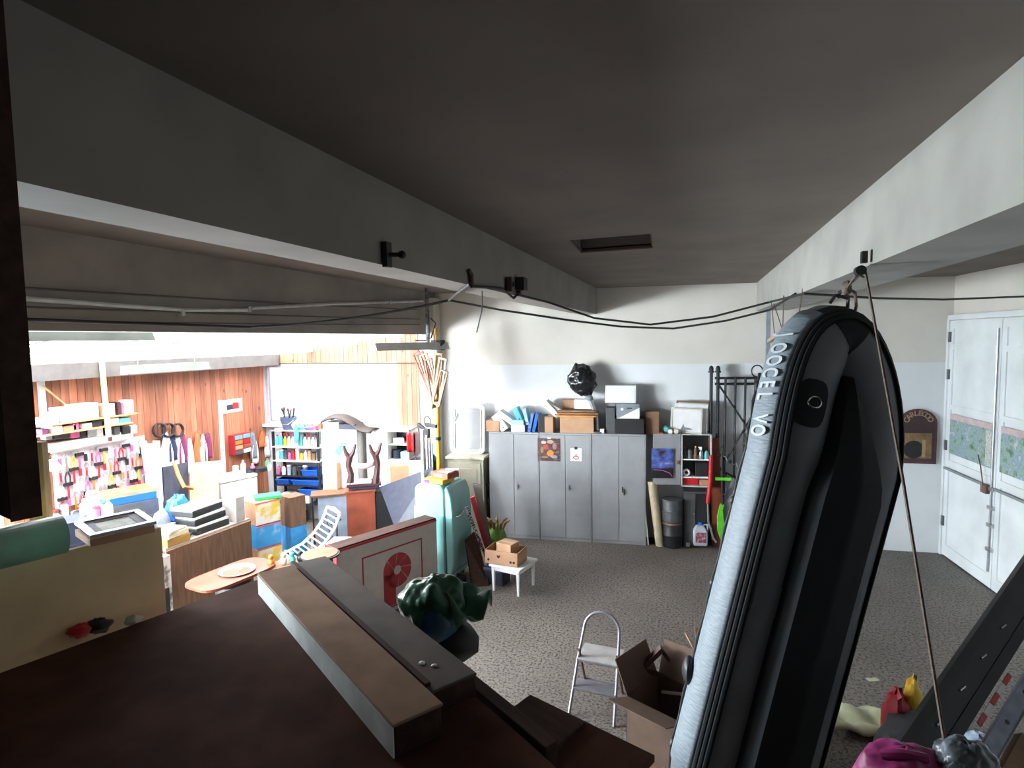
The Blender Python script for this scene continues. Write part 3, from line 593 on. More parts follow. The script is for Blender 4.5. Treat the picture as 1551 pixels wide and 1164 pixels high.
# ================================================================ BOAT
def boat():
    Rh = Vector((math.cos(YAW), math.sin(YAW), 0)); Fh = Vector((-math.sin(YAW), math.cos(YAW), 0))
    a = (Vector((0, 0, 1))+Rh*0.235).normalized(); w = (Rh*.985+Fh*.17); w = (w-a*w.dot(a)).normalized(); n = -(w.cross(a)).normalized()
    if n.dot(-Fh) < 0: n = -n
    R0 = .235; HW = .285
    lref = at(1206, 626, D=3.95)                  # a point on the near tube's axis
    k = lref.z/a.z; org = lref-a*(k-.42)+w*HW        # stern middle
    def P(u, v, h): return org+w*u+a*v+n*h           # h: towards the keel side
    t = thing('inflatable_boat', 'dark grey inflatable boat hoisted upright on its stern by rope', 'boat', (0, 0, 0))
    VS, VT = 2.50, 3.34
    path = []
    for i in range(14): path.append((-HW, -.35+(VS+.35)*i/14, 0.0))
    for i in range(25):
        s = i/24*2-1; x = HW*(1.0 if s > 0 else -1.0)*abs(math.sin(s*math.pi/2))**1.02; v = VS+(VT-VS)*math.cos(s*math.pi/2)**0.95; path.append((x-.07*math.cos(s*math.pi/2)**2, v, -.16*math.cos(s*math.pi/2)))
    for i in range(13, -1, -1): path.append((HW, -.35+(VS+.35)*i/14, 0.0))
    C = [P(*q) for q in path]; N = len(C); rad = []
    for q in path: rad.append(R0*(.30+.70*min(1, max(0, (q[1]+.35)/.5))))
    T = [(C[min(i+1, N-1)]-C[max(i-1, 0)]).normalized() for i in range(N)]
    Bn = [(n-T[i]*n.dot(T[i])).normalized() for i in range(N)]; Ob = [T[i].cross(Bn[i]).normalized() for i in range(N)]
    mid = P(0, 1.2, 0)
    Ob = [o if o.dot(C[i]-mid) > 0 else -o for i, o in enumerate(Ob)]
    def ring(i, th, r): return C[i]+(Ob[i]*math.cos(th)+Bn[i]*math.sin(th))*r     # th 0 outward, +90 keel side
    def sweep(i0, i1, t0, t1, dr, nt, wob=0):
        mb = MB(); vs = []; nn = i1-i0
        for i in range(i0, i1+1):
            for k in range(nt+1):
                th = math.radians(t0+(t1-t0)*k/nt); vs.append(ring(i, th, rad[i]+dr+(wob*math.sin(i*7.3+k*2.1) if wob else 0)))
        return mb._add(vs, [(i*(nt+1)+k, (i+1)*(nt+1)+k, (i+1)*(nt+1)+k+1, i*(nt+1)+k+1) for i in range(nn) for k in range(nt)])
    body = sweep(0, N-1, 0, 360, 0, 28); body._add([ring(0, math.radians(k*360/28), rad[0]) for k in range(28)], [tuple(range(28))]); body._add([ring(N-1, math.radians(k*360/28), rad[N-1]) for k in range(28)], [tuple(range(28))])
    body.build('buoyancy_tube', boatgrey, t, smooth=True)
    band = sweep(3, 24, -42, 33, .006, 10).build('side_band', boatlight, t, smooth=True, solid=.004); sweep(N-25, N-4, -42, 33, .006, 10).build('side_band', boatlight, t, smooth=True, solid=.004)
    band['label'] = 'pale grey side band with white lettering'
    for i0, i1 in ((1, N-2),):
        for th in (38, 45, 52): sweep(i0, i1, th-3, th+3, .016, 3).build('rubbing_strake', darkrub, t, smooth=True, solid=.012)
        sweep(i0, i1, 33, 57, .007, 5).build('strake_base', darkrub, t, smooth=True)
    # nose cap and seam
    mI = N//2; sweep(mI-2, mI+2, 20, 150, .008, 10).build('nose_cap', darkrub, t, smooth=True)
    # v-shaped hull between the tubes
    def hull(u, v):
        vv = -.15+v*3.25; x = u*2-1; c = max(.0, min(1.0, (3.10-vv)/.72))**.8; sh = -.07*max(0, min(1, (vv-VS)/(VT-VS)))**2; e = max(0, (abs(x)-.8)/.2)
        return P(x*.25*c+sh, vv, (.335+.05*(1-abs(x)))*(1-.4*e)*(.62+.38*c)-.16*max(0, min(1, (vv-VS)/(VT-VS))))
    MB().grid(hull, 20, 30).build('keel_hull', darkrub, t, smooth=True, solid=.008)
    # towing ring patch on the near tube
    ip = 17; pc = ring(ip, math.radians(78), rad[ip]+.006); u1 = Ob[ip]*math.sin(math.radians(78))-Bn[ip]*math.cos(math.radians(78)); nn = (Ob[ip]*math.cos(math.radians(78))+Bn[ip]*math.sin(math.radians(78)))
    m = MB(); K = 24; 
    def patch(i, dr):
        sx = .10*math.copysign(abs(math.cos(i*2*math.pi/K))**.6, math.cos(i*2*math.pi/K)); sy = .155*math.copysign(abs(math.sin(i*2*math.pi/K))**.7, math.sin(i*2*math.pi/K))
        th = 78-math.degrees(sx/rad[ip]); cc = C[ip]+T[ip]*sy; return cc+(Ob[ip]*math.cos(math.radians(th))+Bn[ip]*math.sin(math.radians(th)))*(rad[ip]+dr)
    vs = [patch(i, .012) for i in range(K)]+[pc+nn*.012]+[patch(i, .0) for i in range(K)]
    m._add(vs, [(i, (i+1) % K, K) for i in range(K)]+[(i, K+1+i, K+1+(i+1) % K, (i+1) % K) for i in range(K)]); pt = m.build('ring_patch', darkrub, t, smooth=True, ang=60)
    m = MB(); m.tube([pc+nn*.02+(u1*math.cos(q)+T[ip]*math.sin(q))*.036+nn*.02*math.sin(q/2) for q in [j*2*math.pi/20 for j in range(21)]], .006, 8); m.build('towing_ring', chrome, pt, smooth=True)
    # seam lines round the tubes
    for i in (9, N-10): sweep(i, i+1, 60, 200, .004, 10).build('tube_seam', boatgrey, t, smooth=True)
    # lifeline and its fittings along the far edge of the near tube
    m = MB(); pts = []
    for i in range(2, 20): pts.append(ring(i, math.radians(-52), rad[i]+.018+.012*(i % 2)))
    m.tube(pts, .014, 8); m.build('lifeline', black, t, smooth=True)
    for i in range(3, 19, 3): q = ring(i, math.radians(-52), rad[i]+.012); MB().blob(q, (.035, .035, .05), 8, 6).build('line_fitting', black, t, smooth=True)
    q = ring(6, math.radians(-30), rad[6]+.02); m = MB(); m.blob(q, (.05, .09, .10), 10, 8); m.build('oar_lock', black, t, smooth=True)
    # lettering down the band, reading towards the stern
    word = 'JOOCEL VO'; wm = mat('pale_lettering', (0.50, 0.54, 0.57), .6)
    for j, ch in enumerate(word):
        if ch == ' ': continue
        vj = 3.20-j*.072; i = max(k for k in range(mI) if path[k][1] <= vj); fr = (vj-path[i][1])/(path[i+1][1]-path[i][1]); cc = C[i].lerp(C[i+1], fr); oo = Ob[i].lerp(Ob[i+1], fr).normalized(); tt = T[i].lerp(T[i+1], fr).normalized(); bb = Bn[i].lerp(Bn[i+1], fr).normalized()
        th = math.radians(4); nn2 = oo*math.cos(th)+bb*math.sin(th); yax = bb*math.cos(th)-oo*math.sin(th); xax = -tt; zx = xax.cross(yax)
        if zx.dot(nn2) < 0: yax = -yax; zx = -zx
        mt = Matrix.Identity(4); ce = cc+nn2*(rad[i]+.012)
        for r in range(3): mt[r][0] = xax[r]; mt[r][1] = yax[r]*2.0; mt[r][2] = zx[r]; mt[r][3] = ce[r]
        text_mesh('letter', ch, .098, wm, t, mt)
    # handles at the nose
    tip = C[mI]+Ob[mI]*rad[mI]
    m = MB(); m.tube([tip-w*.07+n*.02, tip-w*.05+a*.06+n*.03, tip+w*.05+a*.06+n*.03, tip+w*.07+n*.02], .012, 8); m.build('nose_handle', black, t, smooth=True)
    return tip+a*.06, C, Ob, n
tip, BC, BO, bn = boat()
def hoist():
    h = at(1317, 397, X=1.02); t = thing('hoist_rope', 'brown hoisting rope and pulley hung from ceiling beam above the boat', 'rope', h)
    b = MB(); b.box((-.03, 0, .03), (.03, .05, .07)); b.build('beam_bracket', blackm, t); b = MB(); b.cyl((-.05, -.03, -.05), (-.05, .03, -.05), .03, n=14); b.build('pulley_wheel', blackm, t, smooth=True)
    e = tip-h; k1 = e*.72
    for d in (.02, -.02): b = MB(); b.tube([Vector((-.05+d, 0, -.09)), k1*.5+Vector((d*.6, 0, 0)), k1], .007, 6); b.build('rope_strand', rope, t, smooth=True)
    b = MB(); b.blob(k1, (.03, .03, .045), noise=.2, seed=3); b.build('knot', rope, t, smooth=True)
    b = MB(); b.tube([k1, k1+Vector((.05, 0, -.03)), k1+Vector((.06, 0, -.12)), k1+Vector((.04, 0, -.22))], .010, 6); b.build('rope_tail', rope, t, smooth=True)
    b = MB(); b.tube([k1, k1.lerp(e, .5)+Vector((-.02, 0, 0)), e], .012, 6); b.build('shackle_strap', blackm, t, smooth=True)
    q = at(1438, 1170, D=2.6)-h; b = MB(); b.tube([Vector((-.02, 0, -.06)), q*.5+Vector((0, 0, -.02)), q, q*1.25], .0085, 6); b.build('haul_line', rope, t, smooth=True)
hoist()

# ================================================================ CABINETS AND WHAT STANDS ON THEM
CX1, CX0, CZ, CD = -0.80, -3.62, 1.965, .46
cw = (CX1-CX0)/3/CB
def cabinet(i):
    names = ['grey metal cabinet beside the cream cupboard', 'grey metal cabinet with picture and note on its doors', 'grey metal cabinet with black hanging key beside the cream roll']
    x = CX0+(CX1-CX0)/3*i; t = thing('metal_cabinet', names[i], 'cabinet', bw(x, CD, 0), BETA, 'metal cabinets')
    MB().b2((0, .02, 0), (cw-.012, CD-.01, CZ)).build('cabinet_body', greymetal, t, bev=.004)
    f = MB(); f.b2((0, 0, .0), (.022, .02, CZ)); f.b2((cw-.034, 0, 0), (cw-.012, .02, CZ)); f.b2((.022, 0, CZ-.03), (cw-.034, .02, CZ)); f.b2((.022, 0, 0), (cw-.034, .02, .05)); f.build('front_frame', greymetal, t)
    hw = (cw-.056)/2
    for k in range(2):
        x0 = .022+k*(hw+.004)+.002; d = MB().b2((x0, -.004, .055), (x0+hw-.003, .016, CZ-.034)).build('cabinet_door', greymetal, t, bev=.004)
        if k == 1:
            h = MB(); h.box((x0+.06, -.008, .98), (.022, .008, .10)); h.cyl((x0+.06, -.012, .98), (x0+.06, -.035, .98), .012, n=8); h.build('lock_handle', blackm if i == 2 else steel, d)
    if i == 2:
        h = MB(); h.tube([(hw+.09, -.03, .98), (hw+.11, -.035, 1.0), (hw+.13, -.03, .94)], .008, 6); h.box((hw+.12, -.03, .92), (.03, .01, .06)); h.build('key_ring', black, t)
for i in range(3): cabinet(i)
cook = mat_print('cooking_print', [(0.01, 0.01, 0.02), (0.03, 0.02, 0.03), (0.14, 0.04, 0.03), (0.03, 0.03, 0.05), (0.22, 0.14, 0.09), (0.02, 0.015, 0.03)], 16)
p, w, h = span(815, 664, 849, 699, off=CD+.008); t = thing('picture_sheet', 'dark colourful cooking picture taped to grey cabinet door', 'poster', p, BETA); MB().b2((-w/2, 0, 0), (w/2, .003, h)).build('sheet', cook, t)
b = MB(); b.b2((-.03, -.002, h-.01), (.03, 0, h+.02)); b.build('tape', offwhite, t)
for k_, (bx_, bz_, rx_, rz_, cc_) in enumerate([(-.10, .82, .05, .03, (.5, .45, .38)), (.02, .85, .06, .035, (.4, .3, .2)), (-.06, .62, .05, .05, (.35, .05, .03)), (.10, .66, .04, .06, (.3, .14, .12)), (.09, .2, .06, .03, (.25, .26, .32)), (-.08, .18, .07, .02, (.22, .16, .10)), (-.13, .5, .03, .06, (.25, .16, .05))]): MB().blob((bx_, -.001, h*bz_), (rx_, .0015, rz_), 10, 6).build('print_patch', mat('patch_ink_%d' % k_, cc_, .5), t)
b = MB(); b.blob((.02, -.001, h*.35), (.06, .002, .06), 14, 8); b.build('orange_print', mat('orange_ink', (0.6, 0.2, 0.02), .5), t)
p, w, h = span(864, 679, 881, 699, off=CD+.008); t = thing('note_sheet', 'small white note with red emblem on grey cabinet door', 'note', p, BETA); MB().b2((-w/2, 0, 0), (w/2, .003, h)).build('sheet', paper, t)
b = MB(); b.tube([(.045*math.cos(q), -.001, .065+.03*math.sin(q)) for q in [j*math.pi/8 for j in range(17)]], .008, 6); b.cyl((0, -.001, .07), (0, -.001, .13), .008, n=6); b.build('red_emblem', redprint, t)
b = MB(); b.cyl((0, -.002, h), (0, .002, h), .03, n=14); b.build('dark_stamp', navy, t)
def topbox(x0, y0, x1, y1, name, label, m, d=.28, off=None, cat='box', z=CZ, fn='block', group=None, rz=BETA, dz=0.0):
    p, w, h = span(x0, y0, x1, y1, z=None, off=off if off is not None else CD-.04); p.z = z+dz; h = max(.02, at((x0+x1)/2, y0, Y=p.y).z-p.z)
    return block(name, label, cat, p, w, d, h, m, rz, group) if fn == 'block' else carton(name, label, p, w, d, h, m, rz, group, cat=cat)
topbox(736, 638, 757, 654, 'shallow_box', 'low tan carton on cabinet top beside white framed panel', cardl, fn='carton')
def binder(label, c, size, m, tilt, rz=BETA, hole=True, group='files on the cabinets', lean=0):
    t = thing('box_file', label, 'file', c, 0, group, rot=(lean, tilt, rz)); w, d, h = size
    MB().b2((-w/2, 0, 0), (w/2, d, h)).build('file_case', m, t, bev=.004); MB().b2((-w/2+.006, -.002, .01), (w/2-.006, .001, h*.9)).build('spine_label', m, t)
    if hole: b = MB(); b.cyl((0, -.004, h*.16), (0, .002, h*.16), .013, n=10); b.build('finger_hole', black, t)
    return t
def tp(px, py, off=CD-.05): return atb(px, py, off)
binder('white box file tipped over beside the low tan carton', tp(765, 652), (.15, .25, .34), white, -.62)
binder('white box file tipped against another on cabinet top', tp(776, 641), (.10, .25, .32), white, -.95)
binder('bright blue box file leaning back above pale teal file', tp(788, 638, .34), (.10, .22, .26), lblue, -.42)
binder('pale blue box file leaning against standing blue files', tp(799, 644, .36), (.06, .24, .30), mat('pale_blue', (0.35, 0.6, 0.72), .5), -.2)
binder('standing blue box file with lighter edge beside tan carton', tp(801, 655), (.05, .26, .35), mat('mid_blue', (0.10, 0.22, 0.55), .5), .22)
binder('standing dark blue box file next to the lighter blue one', tp(808, 655), (.06, .26, .34), blue, .22, hole=False)
topbox(774, 644, 795, 654, 'flat_box', 'flat white box with dark hole on cabinet top', white, group=None)
topbox(773, 637, 793, 644, 'flat_box', 'pale teal flat box stacked on flat white box', mat('pale_teal', (0.35, 0.6, 0.58), .5), dz=.125)
topbox(815, 630, 828, 654, 'dark_case', 'black upright case behind small tan carton', black)
topbox(825, 632, 838, 655, 'narrow_box', 'narrow tan carton with torn flap over the cabinet edge', cardl, fn='carton', off=CD)
binder('white lever arch file lying tilted on top of tan carton', tp(845, 632, .40), (.10, .26, .36), white, -.75)
binder('white curved file lying against the tan envelopes', tp(855, 628, .36), (.09, .26, .40), offwhite, -1.05)
topbox(848, 632, 899, 654, 'storage_carton', 'wide tan carton on cabinet top under orange envelopes', cardl, fn='carton', d=.36)
p = tp(842, 634); 
for k, (dz, ln, a) in enumerate([(0.0, .72, .0), (.045, .74, .03), (.09, .66, -.03)]):
    o = MB().b2((0, -.03, 0), (ln, .24, .035)).build('padded_envelope', [mat('orange_envelope', (0.55, 0.25, 0.06), .7), mat('brown_envelope', (0.36, 0.14, 0.07), .7), carddk][k], bev=.012, loc=(p.x+.02*k, p.y, CZ+.285+dz), rz=BETA+a)
    tag(o, ['orange padded envelope lying directly on wide tan carton', 'brown padded envelope between orange and dark ones on carton', 'dark brown padded envelope on top of the envelope pile'][k], 'envelope')
topbox(852, 606, 880, 622, 'carton', 'tan carton behind envelopes against the white wall', card, off=.20, fn='carton', d=.18, dz=.42)
p, w, h = span(870, 608, 899, 632, off=.22); block('white_sheet_pack', 'white paper pack behind the wrapped black bag', 'paper', Vector((p.x, p.y, CZ+.40)), w, .1, .18, paper, BETA)
# wrapped thing on its stalk
p = tp(905, 655, .30)
t = thing('bagged_floor_fan', 'black plastic bag tied over a grey stalk on the cabinet', 'bag', p, BETA)
b = MB(); b.blob((-.26, 0, .93), (.26, .19, .30), 14, 10, noise=.10, seed=11, rot=RY(-.35)); crumple(b.build('bag', blackbag, t, smooth=True, ang=180), .10, .13)
b = MB(); b.tube([(0, 0, .02), (-.02, 0, .3), (-.10, 0, .52), (-.16, 0, .66)], [.035, .035, .04, .05], 10); b.build('stalk', steel, t, smooth=True)
b = MB(); b.lathe([(.14, 0), (.14, .02), (.04, .04)], 16); b.build('foot', greydark, t, smooth=True); b = MB(); b.blob((-.14, -.03, .62), (.07, .06, .05), noise=.15, seed=4); b.build('bag_tie', greybox, t, smooth=True)
topbox(918, 618, 931, 656, 'drum', 'dark cylindrical drum case behind the tied bag stalk', greydark, off=.36, d=.28)
p = tp(912, 656); block('small_cube', 'small white cube at the front edge of cabinet', 'box', Vector((p.x, p.y, CZ)), .075, .075, .08, white, BETA)
t = topbox(931, 635, 975, 657, 'black_case', 'black carton on cabinet top under grey patterned box', mat('black_card', (0.018, 0.016, 0.018), .5), d=.34, fn='carton')
t = topbox(934, 612, 968, 636, 'archive_box', 'grey and white archive box on the black carton', greybox, d=.32, dz=.265, fn='carton')
b = MB(); b.prism([(-.17, .01), (.2, .01), (.2, .2)], -.004); b.build('white_panel', paper, t); b = MB(); b.box((.03, -.003, .19), (.09, .006, .02)); b.build('hand_hole', black, t); b = MB(); b.cyl((-.10, -.004, .17), (-.10, .001, .17), .025, n=12); b.build('round_label', paper, t)
p, w, h = span(917, 586, 963, 612, off=CD-.1); carton('white_carton', 'large plain white carton on top of the stack of boxes', Vector((p.x, p.y, CZ+.265+.275)), w, .34, h, white, BETA, tm=paper)
topbox(978, 624, 998, 661, 'tall_carton', 'tall tan carton open at the top beyond the black carton', carddk, off=.30, d=.22, fn='carton', dz=-.02)

# ---------------------------------------------------------------- wall cupboard with its door open
KO = .42
kx0, kx1 = atb(1029, 700, KO).x, atb(1075, 700, KO).x; kz0, kz1 = atb(1050, 738, KO).z, atb(1050, 658, KO).z
def cupboard():
    t = thing('open_cupboard', 'light grey cupboard with open door beside the grey cabinets', 'cupboard', bw(kx0, KO, kz0), BETA); w = (kx1-kx0)/CB; h = kz1-kz0; d = KO-.02
    b = MB(); b.b2((0, 0, 0), (.018, d, h)); b.b2((w-.018, 0, 0), (w, d, h)); b.b2((0, 0, 0), (w, d, .018)); b.b2((0, 0, h-.018), (w, d, h)); b.build('carcass', mat('cupboard_white', (0.55, 0.56, 0.58), .5), t)
    MB().b2((.0, d-.01, 0), (w, d, h)).build('back_panel', greydark, t)
    for z in (.16, .47): MB().b2((.018, .02, z-.01), (w-.018, d-.01, z+.01)).build('shelf', white, t)
    dr = bpy.data.objects.new('cupboard_door', None); COL.objects.link(dr); dr.parent = t; dr.rotation_euler = (0, 0, math.radians(188)); dr.location = (0, 0, 0)
    MB().b2((0.01, -.02, .03), (w*.96, 0, h)).build('door_panel', greymetal, dr, bev=.004)
    MB().b2((.04, 0.0, h*.42), (.08, .012, h*.5)).build('latch', mat('brass', (0.3, 0.22, 0.1), .4, .6), dr)
    return t, w, h, d
CUP, kw, kh, kd = cupboard()
t = thing('door_poster', 'blue and black sports poster on the open cupboard door', 'poster', bw(kx0-.47, KO+.085, kz0+.15), BETA-math.radians(0)); 
t.rotation_euler.z = BETA+math.radians(8)
MB().b2((-.03, -.004, .0), (.34, 0, .52)).build('sheet', mat_print('sport_print', [(0.02, 0.02, 0.03), (0.06, 0.03, 0.06), (0.06, 0.10, 0.35), (0.10, 0.16, 0.45), (0.5, 0.35, 0.45)], 5, stretch=(1, 1, 2)), t); MB().b2((-.03, -.0055, .0), (.34, -.004, .17)).build('dark_print', black, t)
b = MB(); b.tube([(.0, -.007, .15), (.15, -.007, .14), (.28, -.007, .09), (.32, -.007, .03)], .006, 6); b.build('pink_swoosh', pink, t)
def incup(x, z): return bw(kx0+x*CB, KO-.07, kz0+z)
for k, (x, z, h_, r, m, cm, kd_, lb) in enumerate([(.06, .48, .20, .035, black, redprint, 0, 'dark bottle on upper shelf of the open cupboard'), (.15, .48, .17, .04, greydark, black, 2, 'dark tin on upper shelf of the open cupboard'), (.24, .48, .22, .03, carddk, yellow, 0, 'brown bottle on upper shelf of the open cupboard'), (.33, .48, .21, .035, steel, white, 1, 'pale sprayer on upper shelf of the open cupboard'), (.42, .48, .16, .035, teal, black, 0, 'green grey bottle on upper shelf of the open cupboard')]):
    bottle(lb, incup(x, z), h_, r, m, cm, 'bottles in the open cupboard', kd_)
t = thing('tape_roll', 'white tape roll standing on middle shelf of cupboard', 'tape', incup(.09, .17+.065), BETA); b = MB(); n_ = 24
for r_ in (.065,): b.tube([(.045*math.cos(q), 0, .045*math.sin(q)) for q in [j*2*math.pi/24 for j in range(25)]], .02, 8)
b.build('roll', white, t, smooth=True); b = MB(); b.cyl((0, -.02, 0), (0, .02, 0), .026, n=14); b.build('core', black, t)
block('black_case', 'black square case on middle shelf of cupboard', 'box', incup(.34, .17), .2, .2, .24, black, BETA)
block('red_tray', 'red plastic tray at the bottom of the open cupboard', 'tray', incup(.16, .018), .26, .25, .13, red, BETA)
block('brown_tray', 'small brown carton beside red tray in the cupboard', 'box', incup(.40, .018), .19, .25, .10, card, BETA)
# things on the cupboard
for k, (px, py, m, lb) in enumerate([(1002, 660, orange, 'orange paper roll end lying before the cupboard top'), (1009, 651, teal, 'green paper roll lying on top of other rolls'), (1015, 662, paper, 'white paper roll between orange and cream rolls'), (1024, 661, offwhite, 'cream paper roll nearest the framed pictures')]):
    p = atb(px, py, KO+.02); p = Vector((p.x, p.y, max(p.z, kz1+.04))) if k else p
    t = thing('paper_roll', lb, 'roll', p, BETA, 'paper rolls'); b = MB(); b.lathe([(.016, 0), (.04, 0), (.04, .38), (.016, .38), (.016, 0)], 14); o = b.build('roll_sheet', m, t, smooth=True); o.rotation_euler = (math.radians(-90), 0, 0); o2 = MB().cyl((0, .01, 0), (0, .37, 0), .0155, n=10).build('roll_core', black, t)
for k, (x0, y0, x1, y1, ln) in enumerate([(1016, 622, 1062, 660, .03), (1022, 616, 1070, 660, .0), (1024, 613, 1076, 660, -.02)]):
    p, w, h = span(x0, y0, x1, y1, off=.36-.07*k); p.z = kz1+.005
    t = thing('framed_print', ['cream framed print leaning in front on the cupboard', 'cream framed print in the middle of those on cupboard', 'brown edged framed print at the back on cupboard'][k], 'picture', p, 0, 'framed prints', rot=(math.radians(-8), .04, BETA))
    f = MB()
    for (a0, c0, a1, c1) in ((-w/2, 0, w/2, .03), (-w/2, h-.03, w/2, h), (-w/2, .03, -w/2+.03, h-.03), (w/2-.03, .03, w/2, h-.03)): f.b2((a0, 0, c0), (a1, .025, c1))
    f.build('frame', [offwhite, white, carddk][k], t, bev=.003); MB().b2((-w/2+.03, .008, .03), (w/2-.03, .018, h-.03)).build('print', paper, t)
    if k == 0: b = MB(); b.prism([(-.09, .06), (.11, .06), (.06, .09), (-.03, .10), (-.05, .16), (-.075, .10)], .004); b.build('ship_drawing', greybox, t, loc=(0, .003, 0))
# under the cupboard
p = atb(1000, 829, .42); t = thing('lino_roll', 'tall cream roll leaning upright beside grey cabinets', 'roll', p, 0, rot=(0, math.radians(-7), BETA)); b = MB(); b.lathe([(.045, 0), (.075, 0), (.075, 1.18), (.045, 1.18), (.045, 0)], 18); b.build('rolled_sheet', mat('cream_lino', (0.50, 0.42, 0.28), .6), t, smooth=True); b = MB(); b.cyl((0, 0, .01), (0, 0, 1.15), .044, n=12); b.build('core', carddk, t)
p = atb(981, 826, .45); o = MB().b2((0, 0, 0), (.02, .06, 1.1)).build('thin_batten', offwhite, loc=p, rz=BETA); o.rotation_euler = (0, math.radians(-5), BETA); tag(o, 'thin pale batten leaning between cabinet and cream roll', 'batten')
for k, (px, py, r_, h_, m, lb) in enumerate([(1018, 829, .17, .44, black, 'black lidded barrel standing on floor under cupboard'), (1018, 829, .17, .40, greydark, 'dark grey barrel stacked on the black barrel')]):
    p = atb(px, py, .40); p.z = 0.44*k; t = thing('barrel', lb, 'barrel', p, 0); b = MB(); b.lathe([(r_*.95, 0), (r_, .03), (r_, h_*.45), (r_*1.04, h_*.47), (r_*1.04, h_*.52), (r_, h_*.54), (r_, h_-.05), (r_*.95, h_-.02)], 20); b.build('barrel_body', m, t, smooth=True); b = MB(); b.lathe([(r_*1.03, h_-.03), (r_*1.03, h_), (r_*.5, h_)], 20); b.build('lid', carddk if k == 0 else m, t, smooth=True)
p = atb(1040, 829, .38); t = thing('dark_cupboard', 'low dark grey cupboard under the wall cupboard', 'cupboard', p, BETA); MB().b2((-.05, .02, 0), (.33, .36, .98)).build('cupboard_body', greydark, t, bev=.005); MB().b2((-.04, 0, .03), (.14, .02, .95)).build('cupboard_door', greydark, t); MB().b2((.15, 0, .03), (.32, .02, .95)).build('cupboard_door', black, t); b = MB(); b.cyl((.12, -.02, .6), (.12, 0, .6), .014, n=8); b.build('knob', steel, t)
p = atb(1061, 828, .46); t = thing('fluid_canister', 'white fluid canister with printed label and blue cap on floor', 'canister', p, BETA); b = MB(); b.prism([(-.11, 0), (.11, 0), (.12, .05), (.12, .26), (.05, .36), (-.06, .36), (-.12, .28), (-.12, .05)], .13); b.build('canister_body', mat('canister_white', (0.5, 0.53, 0.58), .4), t, bev=.02)
MB().b2((-.08, -.004, .06), (.09, 0, .24)).build('label', mat_print('label_print', [(0.04, 0.05, 0.15), (0.3, 0.05, 0.08), (0.6, 0.6, 0.62)], 18), t); b = MB(); b.cyl((.0, .065, .36), (0, .065, .41), .04, n=12); b.build('cap', blue, t); b = MB(); b.tube([(.05, .065, .36), (.12, .065, .37), (.12, .065, .26)], .018, 8); b.build('handle', mat('canister_white', (0, 0, 0)), t)
p = atb(1042, 829, .5); block('small_tin', 'tiny pale tin on floor beside fluid canister', 'tin', p, .06, .06, .07, steel, BETA)
# red pipe with steel end, lime paddle
def tubething(name, label, cat, segs):
    p0 = segs[0][1][0]; t = thing(name, label, cat, p0)
    for nm, pts, r_, m in segs: MB().tube([Vector(q)-Vector(p0) for q in pts], r_, 10).build(nm, m, t, smooth=True)
    return t
tubething('brush_cutter', 'red tube with curved steel end leaning before the rack', 'tube', [('red_sleeve', [atb(1077, 690, .5), atb(1076, 730, .5), atb(1072, 763, .5)], .035, red), ('steel_end', [atb(1072, 763, .5), atb(1073, 790, .5), atb(1080, 815, .5), atb(1085, 822, .5)], .018, steel)])
p = atb(1094, 818, .55); t = thing('paddle', 'lime green paddle standing behind the boat', 'paddle', p, BETA); b = MB(); b.prism([(-.03, 0), (.04, 0), (.10, .25), (.09, .45), (.03, .62), (-.04, .62), (-.09, .4), (-.08, .15)], .025); b.build('blade', limeg, t, bev=.008); b = MB(); b.cyl((-.0, .012, .6), (-.02, .012, 1.6), .016, n=8); b.build('shaft', blackm, t); b = MB(); b.b2((-.12, -.01, 1.02), (.14, .03, 1.07)); b.build('grip_band', limeg, t)
# dark wooden board behind, black covered heap
o = MB().b2((0, 0, 0), (.18, .03, 1.9)).build('dark_board', redwood, loc=atb(1080, 828, .3), rz=BETA); o.rotation_euler = (0, math.radians(-3), BETA); tag(o, 'reddish brown board standing against wall behind lime paddle', 'board')
p = atb(1116, 826, .75); t = thing("covered_stack", 'dark covered stack of gear under the steel rack', 'stack', p, BETA); b = MB(); b.blob((.12, .1, .55), (.32, .2, .60), 16, 12, noise=.10, seed=9); b.build('cover', black, t, smooth=True)
for k in range(4): b = MB(); b.tube([(-.05+.09*k, -.12, .5+.1*k), (.0+.09*k, -.16, .62+.1*k), (.06+.09*k, -.14, .55+.12*k)], .012, 6); b.build('hook', steel, t, smooth=True)
